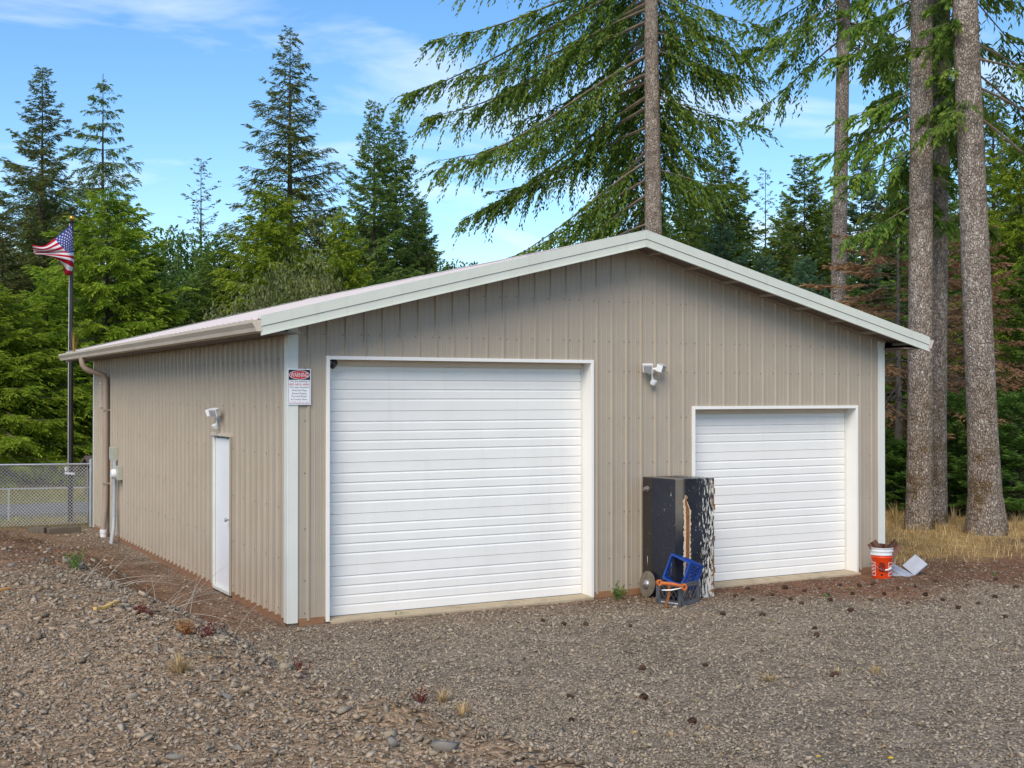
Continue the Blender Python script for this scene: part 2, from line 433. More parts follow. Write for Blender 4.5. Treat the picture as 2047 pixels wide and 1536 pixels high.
le_ribs = siding(left_wall, L_w, .06, L-.06, .16, e_top, [ED], zb=.06, deep=1.75)
siding(right_wall, R_w, .06, L-.06, .16, e_top, [])
siding(back_wall, B_w, .06, W-.06, .232, under, [])

def screws(wall, to_world, ribs, rows, u_lo, u_hi, top, openings):
    mb = MB(); rnd = random.Random(3)
    for z in rows:
        for i, c in enumerate(ribs):
            for du in ((-.042, .045) if i % 4 == 1 else (-.044,)) if to_world is not L_w else ((-.044,) if i % 2 == 1 else ()):
                u = c+du
                if not u_lo < u < u_hi or z > top(u)-.12: continue
                if any(o[0]-.06 < u < o[1]+.06 and z < o[2]+.05 for o in openings): continue
                zz_ = z+rnd.uniform(-.006, .006); q = .0065; p = [(u+q*math.cos(a), zz_+q*math.sin(a)) for a in np.arange(6)*math.pi/3]
                n = len(p); fr = [to_world(a, -.0085, b) for a, b in p]; bk = [to_world(a, .0, b) for a, b in p]
                mb.faces(fr+bk, [tuple(range(n))]+[(j, (j+1) % n, n+(j+1) % n, n+j) for j in range(n)])
    o = mb.build('screws', M['screw'], wall); o['kind'] = 'stuff'
screws(front_wall, F_w, fr_ribs, (.12, .48, 1.07, 1.70, 2.29, 2.89, 3.28, 3.80), .12, W-.12, under, [D1, D2])
screws(left_wall, L_w, le_ribs, (.15, .72, 1.3, 1.9, 2.45, 3.0), .12, L-.12, e_top, [ED])

# corner trims
def corner(x, y, sx, sy, ztop):
    mb = MB(); w = .105; th = .022
    mb.box((min(x, x+sx*w), min(y-sy*th, y), .015), (max(x, x+sx*w), max(y-sy*th, y), ztop))           # on the gable face
    mb.box((min(x-sx*th, x), min(y-sy*th, y+sy*w), .015), (max(x-sx*th, x), max(y-sy*th, y+sy*w), ztop-.02))   # on the eave face
    mb.build('corner_trim', M['trim'], garage, bevel=.004)
for x_, y_, sx_, sy_ in ((0, 0, 1, 1), (W, 0, -1, 1), (0, L, 1, -1), (W, L, -1, -1)): corner(x_, y_, sx_, sy_, roof_z(0)-.15)
# skirt boards along the foot of the walls
mb = MB(); mb.box((-.012, .11, -.16), (.011, ED[0]-.06, .075)); mb.build('skirt_board', M['skirt'], left_wall)
mb = MB(); mb.box((-.012, ED[1]+.06, -.16), (.011, L-.11, .085)); mb.build('skirt_board', M['skirt'], left_wall)
for a, b in ((.12, D1[0]-.05), (D1[1]+.05, D2[0]-.05), (D2[1]+.05, W-.12)):
    mb = MB(); mb.box((a, -.008, -.12), (b, .011, .062)); mb.build('skirt_board', M['skirt'], front_wall)

# overhead doors
def overhead_door(x0, x1, h, nsec, extra):
    mb = MB(); t_ = .036
    # casing round the opening, then jambs and head lining it
    mb.box((x0-t_, -.028, .0), (x0+.006, .012, h+t_)); mb.box((x1-.006, -.028, .0), (x1+t_, .012, h+t_)); mb.box((x0+.006, -.0285, h-.006), (x1-.006, .012, h+t_-.001))
    mb.box((x0-.02, .012, .0), (x0+.003, REC+.06, h+.02)); mb.box((x1-.003, .012, .0), (x1+.02, REC+.06, h+.02)); mb.box((x0+.003, .012, h-.003), (x1-.003, REC+.06, h+.02))
    fr = mb.build('overhead_door', M['door'], garage, bevel=.003)
    sh = h/nsec; zt = h-.004
    for k in range(nsec):
        a = zt-k*sh; b = a-sh+.004; b = max(b, .022)
        pr = [(a, 0.0)]                                      # z, depth
        for f_ in (.20, .387, .573, .76):
            g = a-sh*f_
            pr += [(g+.004, 0.0), (g+.001, .011), (g-.006, .011), (g-.026, 0.0)]
        pr += [(b, 0.0)]
        xa, xb = x0+.010, x1-.028
        mb = MB()
        for (z1, d1), (z2, d2) in zip(pr[:-1], pr[1:]):
            mb.poly([(xa, REC+d1, z1), (xb, REC+d1, z1), (xb, REC+d2, z2), (xa, REC+d2, z2)])
        n = len(pr); bk = REC+.045
        mb.poly([(xa, REC, a), (xb, REC, a), (xb, bk, a), (xa, bk, a)]); mb.poly([(xa, REC, b), (xb, REC, b), (xb, bk, b), (xa, bk, b)])
        mb.poly([(xa, bk, b), (xb, bk, b), (xb, bk, a), (xa, bk, a)])
        for x_ in (xa, xb): mb.poly([(x_, REC+d, z) for z, d in pr]+[(x_, bk, b), (x_, bk, a)])
        mb.build('door_section', M['door'], fr)
    mb = MB(); mb.box((x0+.008, REC-.012, .013), (x1-.026, REC+.03, .021)); mb.build('bottom_seal', M['seal_shade'], fr)
    mb = MB(); mb.box((x1-.027, REC-.016, .02), (x1-.003, REC+.02, h-.01)); mb.build('door_stop', M['trim'], fr)
    mb = MB(); mb.box((x0+.004, REC-.03, h-.075), (x1-.028, REC-.008, h-.004)); mb.build('head_stop', M['gutter'], fr)
    return fr
od1 = overhead_door(*D1, 5, 0); od2 = overhead_door(*D2, 4, 0)

# entry door in the left wall
y0, y1, h = ED
mb = MB(); f_ = .045
mb.box((-.03, y1-.012, .02), (.10, y1+f_, h+.02)); mb.box((-.022, y0-f_+.02, .02), (.10, y0+.012, h)); mb.box((-.03, y0+.012, .012), (.10, y1-.012, .055))
ed = mb.build('entry_door', M['trim'], garage, bevel=.003)
mb = MB(); mb.box((-.05, y0-.05, h+.0205), (.10, y1+f_+.01, h+.06)); mb.build('head_flashing', M['gutter'], ed)
mb = MB(); mb.box((-.040, y0-.055, .02), (-.0225, y0-.012, h+.02)); mb.build('edge_trim', M['siding'], ed)
mb = MB(); mb.box((.0005, y1-.0155, .058), (.04, y1-.0125, h-.01)); mb.build('gap_shade', M['seal_shade'], ed)  # black strip painted in as the shadow between leaf and jamb
mb = MB(); mb.box((.002, y0+.014, .058), (.045, y1-.016, h-.010)); mb.build('door_leaf', M['white'], ed, bevel=.003)
mb = MB(); Mx = Matrix.Translation((.0, y0+.085, .98)) @ Matrix.Rotation(-math.pi/2, 4, 'Y')
mb.lathe([(.0, .0), (.032, .0), (.032, .008), (.012, .012), (.012, .035), (.026, .045), (.028, .06), (.018, .072), (.0, .074)], 14, 0, Mx); mb.build('handle', M['steel'], ed, smooth=True)

# roof: deck, ribbed sheets, ridge cap, rake trims, battens under the overhang, gutters
YF, YB = -OV, L+OV; XE0, XE1 = -.44, W+.44
mb = MB()
for xa, xb in ((XE0, RIDGE_X), (RIDGE_X, XE1)):
    pr = [(xa, roof_z(xa)-.012), (xb, roof_z(xb)-.012), (xb, roof_z(xb)-.142), (xa, roof_z(xa)-.142)]
    mb.sweep(pr, lambda q: (q[0], YF+.03, q[1]), lambda q: (q[0], YB-.03, q[1]))
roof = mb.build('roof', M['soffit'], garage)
n_sheet = int((YB-YF)/.9144)+1
def roof_sheets(xa, xb):
    ribs = [YF+.08+S*i for i in range(int((YB-YF)/S)+1)]
    prof = [(YF, 0)]+[(c+du, d) for c in ribs for du, d in RIBP[:4] if YF < c+du < YB]+[(YB, 0)]
    edges = [YF]+[c+.031 for i, c in enumerate(ribs) if i % 4 == 3]; edges = [e for e in edges if e < YB-.1]+[YB]
    for k, (ea, eb) in enumerate(zip(edges[:-1], edges[1:])):
        pts = [(u, d) for u, d in prof if ea-1e-4 <= u <= eb+1e-4]; mb = MB(); off = .0015*(k % 2)
        for (a, da), (b, db) in zip(pts[:-1], pts[1:]):
            mb.poly([(xa, a, roof_z(xa)-.008+da+off), (xb, a, roof_z(xb)-.008+da+off), (xb, b, roof_z(xb)-.008+db+off), (xa, b, roof_z(xa)-.008+db+off)])
        mb.build('roof_panel', M['roof'], roof)
roof_sheets(XE0-.03, RIDGE_X); roof_sheets(RIDGE_X, XE1+.03)
mb = MB()
for s_ in (-1, 1):
    x2 = RIDGE_X+s_*.16
    mb.sweep([(RIDGE_X, roof_z(RIDGE_X)+.024), (x2, roof_z(x2)+.020), (x2, roof_z(x2)+.012), (RIDGE_X, roof_z(RIDGE_X)+.014)], lambda q: (q[0], YF-.015, q[1]), lambda q: (q[0], YB+.015, q[1]))
mb.build('ridge_cap', M['roof'], roof)
def rake(xa, xb, y, s):
    mb = MB(); t1 = .03
    for (o0, o1, ya, yb) in ((.022, -.088, y-s*.034, y), (-.093, -.178, y-s*.024, y), (-.178, -.190, y-s*.036, y)):
        pr = [(xa, roof_z(xa)+o0), (xb, roof_z(xb)+o0), (xb, roof_z(xb)+o1), (xa, roof_z(xa)+o1)]
        mb.sweep(pr, lambda q: (q[0], ya, q[1]), lambda q: (q[0], yb, q[1]))
    # the flange lapping over the roof sheets
    pr = [(xa, roof_z(xa)+.026), (xb, roof_z(xb)+.026), (xb, roof_z(xb)+.0222), (xa, roof_z(xa)+.0222)]
    mb.sweep(pr, lambda q: (q[0], y-s*.034, q[1]), lambda q: (q[0], y+s*.09, q[1]))
    mb.build('rake_trim', M['rake'], roof)
rake(XE0-.02, RIDGE_X-.0015, YF+.02, 1); rake(RIDGE_X+.0015, XE1+.04, YF+.02, 1); rake(XE0-.02, RIDGE_X-.0015, YB-.02, -1); rake(RIDGE_X+.0015, XE1+.04, YB-.02, -1)
for k in range(16):
    x = -.2+k*.634
    if abs(x-RIDGE_X) < .1 or x > W+.3: continue
    mb = MB()
    mb.sweep([(x-.018, -.1425), (x+.018, -.1425), (x+.018, -.172), (x-.018, -.172)], lambda q: (q[0], YF+.022, roof_z(q[0])+q[1]), lambda q: (q[0], -.047, roof_z(q[0])+q[1])); mb.build('soffit_batten', M['siding'], roof)
for s_ in (-1, 1):       # frieze strip where the gable siding meets the soffit
    xa, xb = (-.02, RIDGE_X-.001) if s_ < 0 else (RIDGE_X+.001, W+.02)
    mb = MB(); pr = [(xa, roof_z(xa)-.1425), (xb, roof_z(xb)-.1425), (xb, roof_z(xb)-.172), (xa, roof_z(xa)-.172)]
    mb.sweep(pr, lambda q: (q[0], -.045, q[1]), lambda q: (q[0], -.022, q[1])); mb.build('frieze_strip', M['siding'], roof)
# eave fascia and returns under the eaves
for xw, s_ in ((0, -1), (W, 1)):
    xe = XE0 if s_ < 0 else XE1
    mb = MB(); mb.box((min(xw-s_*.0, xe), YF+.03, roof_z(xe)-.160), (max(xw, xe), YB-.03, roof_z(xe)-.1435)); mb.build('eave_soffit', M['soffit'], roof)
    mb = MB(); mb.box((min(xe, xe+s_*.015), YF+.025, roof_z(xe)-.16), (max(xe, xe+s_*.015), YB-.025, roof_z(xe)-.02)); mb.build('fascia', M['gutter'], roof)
def gutter(xe, s):
    zt = roof_z(xe)-.025; x0 = xe+s*.0155; mb = MB(); th = .004
    outer = [(0, 0), (0, -.125), (.065, -.125), (.075, -.085), (.105, -.035), (.108, 0), (.098, 0), (.098, -.012), (.102, -.012), (.0995, -.033), (.070, -.082), (.061, -.121), (.004, -.121), (.004, 0)]
    mb.sweep(outer, lambda q: (x0+s*q[0], YF-.005, zt+q[1]), lambda q: (x0+s*q[0], YB+.27, zt+q[1]))
    endp = [(0, 0), (0, -.125), (.065, -.125), (.075, -.085), (.105, -.035), (.108, 0)]
    for y_ in (YF-.009, YB+.271): mb.sweep(endp, lambda q: (x0+s*q[0], y_, zt+q[1]), lambda q: (x0+s*q[0], y_+.003, zt+q[1]))
    return mb.build('gutter', M['gutter'], roof), zt
gut, gzt = gutter(XE0, -1); gutter(XE1, 1)
# downspout with its swan neck, shoe and white drain coupling
mb = MB(); yd = 10.13
path = [(-.505, yd, gzt-.12), (-.505, yd, gzt-.19), (-.49, yd, gzt-.26), (-.45, yd, gzt-.32), (-.38, yd, gzt-.36), (-.28, yd, gzt-.39), (-.18, yd, gzt-.42), (-.115, yd, gzt-.46), (-.085, yd, gzt-.52), (-.08, yd, gzt-.6), (-.08, yd, 1.6), (-.08, yd, .75), (-.09, yd, .5), (-.115, yd-.02, .22), (-.12, yd-.02, .12)]
M['spout'] = paint('taupe downspout paint', (.34, .265, .205), .42, .08, (.2, .15, .1), .25); mb.tube(path, .052, 12); ds = mb.build('downspout', M['spout'], garage, smooth=True)
mb = MB(); mb.tube([(-.12, yd-.02, -.04), (-.12, yd-.02, .12)], .06, 14); mb.tube([(-.12, yd-.02, .06), (-.12, yd-.02, .125)], .066, 14); mb.build('drain_coupling', M['white_plastic'], ds)
for z in (2.3, .95):
    mb = MB(); mb.box((-.135, yd-.056, z), (-.0, yd+.056, z+.03)); mb.build('strap', M['spout'], ds)
# louvred wall vent
mb = MB(); ya, yb, za, zb_ = 10.72, 11.06, 2.36, 2.83
mb.box((-.06, ya, za), (-.019, ya+.03, zb_)); mb.box((-.035, yb-.03, za), (-.019, yb, zb_)); mb.box((-.035, ya+.03, za), (-.019, yb-.03, za+.03)); mb.box((-.035, ya+.03, zb_-.03), (-.019, yb-.03, zb_)); mb.box((-.019, ya, za), (-.016, yb, zb_))
vent = mb.build('wall_vent', M['gutter'], garage)
for k in range(6):
    z = za+.05+k*.066; mb = MB(); mb.bar((-.026, ya+.03, z), (-.026, yb-.03, z), .022, .006, 0, (.5, 0, 1)); mb.build('louvre', M['gutter'], vent)

# ------------------------------------------------------------------ things fixed to the garage
def security_light(name_loc, face_az, label):
    t_ = empty('security_light', name_loc, face_az); tag(t_, label, 'lamp')     # local: -y away from the wall
    mb = MB(); Mx = Matrix.Rotation(math.pi/2, 4, 'X')
    mb.lathe([(0, -.0), (.062, .0), (.062, .02), (.05, .042), (.0, .05)], 20, 0, Mx); mb.build('base', M['white_plastic'], t_, smooth=True)
    for s_ in (-1, 1):
        mb = MB(); Mx = Matrix.Translation((s_*.10, -.10, .03)) @ Matrix.Rotation(s_*R(32), 4, 'Z') @ Matrix.Rotation(R(18), 4, 'X')
        mb.box((-.065, -.055, -.045), (.065, .03, .05), 0, Mx); mb.tube([(s_*.02, -.04, .01), (s_*.07, -.075, .025)], .018, 8)
        mb.poly([Mx @ Vector(q) for q in ((-.072, -.062, .055), (.072, -.062, .055), (.065, .03, .053), (-.065, .03, .053))])
        hd = mb.build('lamp_head', M['white_plastic'], t_, bevel=.004)
        mb = MB(); mb.box((-.052, -.058, -.035), (.052, -.0555, .04), 0, Mx); mb.build('lens', M['glass'], hd)
    mb = MB(); mb.tube([(0, -.05, -.02), (.005, -.055, -.09), (.01, -.06, -.13)], .013, 8)
    Ms = Matrix.Translation((.012, -.075, -.155)) @ Matrix.Rotation(R(25), 4, 'X') @ Matrix.Rotation(R(12), 4, 'Y')
    mb.lathe([(0, .035), (.042, .03), (.044, -.01), (.036, -.035), (0, -.045)], 16, 0, Ms); mb.build('motion_sensor', M['white_plastic'], t_, smooth=True)
    return t_
security_light((4.93, -.012, 2.91), 0, 'white twin-head security light on the gable wall between the overhead doors')
security_light((-.012, 2.72, 2.33), -math.pi/2, 'white twin-head security light above the narrow entry door')

sign = empty('warning_sign', (.112, -.032, 2.68)); tag(sign, 'white warning sign with black and red header on the corner trim', 'sign')
sw, sh = .275, .405
mb = MB(); mb.box((-sw/2, -.003, -sh/2), (sw/2, 0, sh/2)); mb.build('plate', M['sign_white'], sign)
mb = MB(); b_ = .0035; i_ = .011
for (a, b) in (((-sw/2+i_, -sh/2+i_), (sw/2-i_, -sh/2+i_+b_)), ((-sw/2+i_, -sh/2+i_+b_), (-sw/2+i_+b_, sh/2-i_)), ((sw/2-i_-b_, -sh/2+i_+b_), (sw/2-i_, sh/2-i_))):
    mb.box((a[0], -.0042, a[1]), (b[0], -.003, b[1]))
mb.box((-sw/2+i_+b_, -.0042, sh/2-.125), (sw/2-i_-b_, -.003, sh/2-i_)); mb.build('header_panel', M['sign_black'], sign)
def ellipse(rx, rz, y, zc, mat, name):
    mb = MB(); mb.poly([(rx*math.cos(a), y, zc+rz*math.sin(a)) for a in np.linspace(0, 2*math.pi, 41)[:-1]]); return mb.build(name, mat, sign)
zc = sh/2-.0685
ellipse(.120, .0505, -.0047, zc, M['sign_white'], 'oval_border'); ellipse(.114, .0455, -.0052, zc, M['red'], 'oval')
def text_mesh(body, name, mat, parent, width, height, loc, bold=0.0, rot=(math.pi/2, 0, 0)):
    cu = bpy.data.curves.new(name, 'FONT'); cu.body = body; cu.align_x = 'CENTER'; cu.align_y = 'CENTER'; cu.size = 1; cu.offset = bold; cu.extrude = .0; cu.resolution_u = 2
    o = bpy.data.objects.new(name, cu); col.objects.link(o); bpy.context.view_layer.update()
    me = bpy.data.meshes.new_from_object(o.evaluated_get(bpy.context.evaluated_depsgraph_get())); bpy.data.objects.remove(o); bpy.data.curves.remove(cu)
    co = np.zeros(len(me.vertices)*3); me.vertices.foreach_get('co', co); co = co.reshape(-1, 3)
    mn, mx = co.min(0), co.max(0); co[:, 0] = (co[:, 0]-(mn[0]+mx[0])/2)*width/(mx[0]-mn[0]); co[:, 1] = (co[:, 1]-(mn[1]+mx[1])/2)*height/(mx[1]-mn[1])
    me.vertices.foreach_set('co', co.ravel()); me.materials.clear(); me.materials.append(mat); me.update(); me.name = name
    o = link(name, me, parent, loc); o.rotation_euler = rot; return o
text_mesh('WARNING', 'lettering', M['sign_white'], sign, .205, .052, (0, -.0058, zc), .0)
rows = [('You are entering a', .222, .026, .055, 'sign_black'), ('RED NECK AREA', .232, .022, .022, 'red'), ('You may encounter', .228, .026, -.012, 'sign_black'), ('American Flags,', .178, .025, -.046, 'sign_black'), ('Armed Citizens,', .178, .024, -.080, 'sign_black'), ('The Lords Prayer,', .192, .026, -.114, 'sign_black'), ('& Country Music.', .196, .026, -.148, 'sign_black'), ('Proceed at your own risk.', .222, .018, -.178, 'sign_pink')]
for body, w_, h_, z_, m_ in rows: text_mesh(body, 'lettering', M[m_], sign, w_, h_, (0, -.0044, z_+.004), .0 if m_ != 'red' else .008)

cam_t = empty('security_camera', (.56, .075, 2.965)); tag(cam_t, 'small black dome camera in the top corner of the larger overhead door', 'camera')
mb = MB(); mb.lathe([(0, .035), (.04, .035), (.042, .015), (.03, .01), (0, .01)], 16); mb.build('base', M['black'], cam_t, smooth=True)
mb = MB(); Mx = Matrix.Translation((-.005, -.02, -.03)) @ Matrix.Rotation(R(60), 4, 'X'); mb.lathe([(0, -.05), (.03, -.045), (.036, 0), (.034, .05), (.024, .055), (0, .05)], 14, 0, Mx); mb.build('body', M['black'], cam_t, smooth=True)

# electrical boxes and conduit on the left wall
el = empty('electrical_boxes', (-.03, 9.28, 0)); tag(el, 'grey electrical disconnect and meter box with bent grey conduit on the side wall', 'utility box')
mb = MB(); mb.box((-.10, .0, 1.42), (0, .26, 1.66)); bx_ = mb.build('disconnect_box', M['box_grey'], el, bevel=.006)
mb = MB(); mb.box((-.106, .008, 1.45), (-.1005, .252, 1.655)); mb.build('cover', M['box_grey'], bx_, bevel=.003)
mb = MB(); mb.box((-.085, -.42, 1.10), (0, -.17, 1.34)); mbx = mb.build('meter_box', M['box_grey'], el, bevel=.006)
mb = MB(); Mx = Matrix.Translation((-.085, -.20, 1.2)) @ Matrix.Rotation(-math.pi/2, 4, 'Y'); mb.lathe([(.085, 0), (.085, .05), (.07, .075), (0, .078)], 20, 0, Mx); mb.build('meter_dial', M['white_plastic'], mbx, smooth=True)
mb = MB(); mb.tube([(-.05, .02, 1.43), (-.05, .02, 1.36), (-.055, .0, 1.2), (-.06, -.01, .9), (-.07, -.03, .6), (-.075, -.05, .4), (-.10, -.12, .22), (-.15, -.26, .06), (-.19, -.36, -.05)], .035, 12); mb.tube([(-.0705, -.032, .58), (-.074, -.045, .44)], .041, 12); mb.build('conduit', M['conduit'], el, smooth=True)

# ------------------------------------------------------------------ trees
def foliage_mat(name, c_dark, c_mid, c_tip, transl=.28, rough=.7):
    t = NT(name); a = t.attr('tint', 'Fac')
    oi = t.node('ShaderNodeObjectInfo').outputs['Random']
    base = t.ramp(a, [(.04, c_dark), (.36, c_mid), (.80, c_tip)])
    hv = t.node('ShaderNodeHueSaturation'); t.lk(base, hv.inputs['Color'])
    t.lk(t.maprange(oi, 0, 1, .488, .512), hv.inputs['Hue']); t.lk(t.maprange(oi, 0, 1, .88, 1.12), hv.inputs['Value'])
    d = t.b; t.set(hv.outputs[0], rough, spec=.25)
    tr = t.node('ShaderNodeBsdfTranslucent'); t.lk(hv.outputs[0], tr.inputs['Color'])
    mx = t.node('ShaderNodeMixShader'); mx.inputs[0].default_value = transl
    t.lk(d.outputs[0], mx.inputs[1]); t.lk(tr.outputs[0], mx.inputs[2]); t.lk(mx.outputs[0], t.out.inputs[0])
    return t.m
M['f_spruce'] = foliage_mat('dark spruce needles', (.042, .058, .014), (.098, .128, .030), (.18, .19, .05), .40)
M['f_dense'] = foliage_mat('deep green needles', (.058, .105, .024), (.130, .215, .046), (.22, .31, .07), .48)
M['f_hemlock'] = foliage_mat('bright hemlock sprays', (.085, .150, .012), (.185, .305, .022), (.33, .44, .04), .45)
M['f_blue'] = foliage_mat('blue green needles', (.06, .12, .06), (.13, .23, .115), (.22, .33, .18), .48)
M['f_fir'] = foliage_mat('fir needles', (.045, .092, .014), (.112, .20, .030), (.24, .33, .055), .45)
M['f_pine'] = foliage_mat('young pine needles', (.045, .11, .018), (.10, .225, .038), (.19, .33, .065), .42)
M['f_dead'] = foliage_mat('dead rust needles', (.16, .085, .04), (.34, .185, .085), (.46, .29, .15), .2)
M['f_leaf'] = foliage_mat('broad leaves', (.045, .09, .02), (.105, .185, .045), (.2, .28, .08), .42)
M['f_olive'] = foliage_mat('olive shrub leaves', (.07, .085, .03), (.14, .155, .055), (.24, .24, .10), .38)

def bark_mat(name, c1, c2, lichen=.35, moss=.3, moss_top=4.0, size=1.0):
    t = NT(name); d = t.node('ShaderNodeVectorMath', operation='ADD'); nz = t.node('ShaderNodeTexNoise'); nz.inputs['Scale'].default_value = 9; t.lk(t.coord(), nz.inputs['Vector'])
    sc_ = t.node('ShaderNodeVectorMath', operation='SCALE'); t.lk(nz.outputs['Color'], sc_.inputs[0]); sc_.inputs['Scale'].default_value = .06
    t.lk(t.coord(), d.inputs[0]); t.lk(sc_.outputs[0], d.inputs[1])
    mp = t.node('ShaderNodeMapping'); mp.inputs['Scale'].default_value = (30/size, 30/size, 12/size); t.lk(d.outputs[0], mp.inputs[0])
    cr = t.voronoi(1.0, mp.outputs[0], 'Distance', 'DISTANCE_TO_EDGE'); cell = t.node('ShaderNodeSeparateColor'); t.lk(t.voronoi(1.0, mp.outputs[0]), cell.inputs[0])
    fine = t.noise(1.0, 5, .75, t.mapped((60, 60, 30))); big = t.noise(1.1, 4, .6)
    base = t.ramp(t.math('ADD', t.math('MULTIPLY', cell.outputs[0], .40), t.math('MULTIPLY', fine, .70)), [(.2, tuple(x*.7 for x in c1)), (.5, c1), (.85, c2)])
    base = t.mix(t.math('MULTIPLY', t.maprange(cr, .16, .0, 0, .9), t.maprange(t.noise(1.0, 3, .6, t.mapped((12, 12, 6))), .38, .62)), base, tuple(x*.38 for x in c1))
    ring = t.noise(1.0, 4, .7, t.mapped((.8, .8, 2.6)))
    base = t.mix(t.math('MULTIPLY', t.maprange(ring, .54, .66), .5), base, tuple(x*.36 for x in c1))
    sp = t.noise(1.0, 5, .75, t.mapped((16, 16, 8))); lm = t.math('MULTIPLY', t.maprange(sp, .52, .62), t.maprange(big, .40, .62))
    base = t.mix(t.math('MULTIPLY', lm, lichen), base, (.62, .59, .53))
    z = t.sep()[2]; mo = t.math('MULTIPLY', t.maprange(z, moss_top, 0.2), t.maprange(t.noise(2.2, 6, .7), .45, .60))
    base = t.mix(t.math('MULTIPLY', mo, moss), base, (.13, .075, .015))
    hgt = t.math('ADD', t.maprange(cr, .0, .25), t.math('MULTIPLY', fine, .5)); t.bump(hgt, .03, 1.0)
    return t.set(base, .9, spec=.15)
M['bark'] = bark_mat('grey brown bark', (.34, .27, .22), (.55, .47, .40), .95, .8)
M['bark_dark'] = bark_mat('dark bark', (.09, .068, .052), (.17, .14, .115), .4, .3, 1.5)
M['limb'] = plain('grey brown limbs', (.15, .115, .085), .9, var=.35, scale=6)
M['twig'] = plain('dead twigs', (.20, .17, .14), .9, var=.3)

def quads_from(P, D, Ln, Wd, rs, curl=.0):
    "kite shaped needle sprays: base P, direction D, length, width"
    n = len(P); rnd = rs.normal(size=(n, 3)); side = np.cross(D, rnd); side /= np.linalg.norm(side, axis=1)[:, None]+1e-9
    mid = P+D*(Ln*.45)[:, None]
    V = np.empty((n, 4, 3)); V[:, 0] = P; V[:, 1] = mid+side*(Wd/2)[:, None]; V[:, 2] = P+D*Ln[:, None]; V[:, 2, 2] -= curl*Ln; V[:, 3] = mid-side*(Wd/2)[:, None]
    return V.reshape(-1, 3), np.arange(n*4).reshape(n, 4)

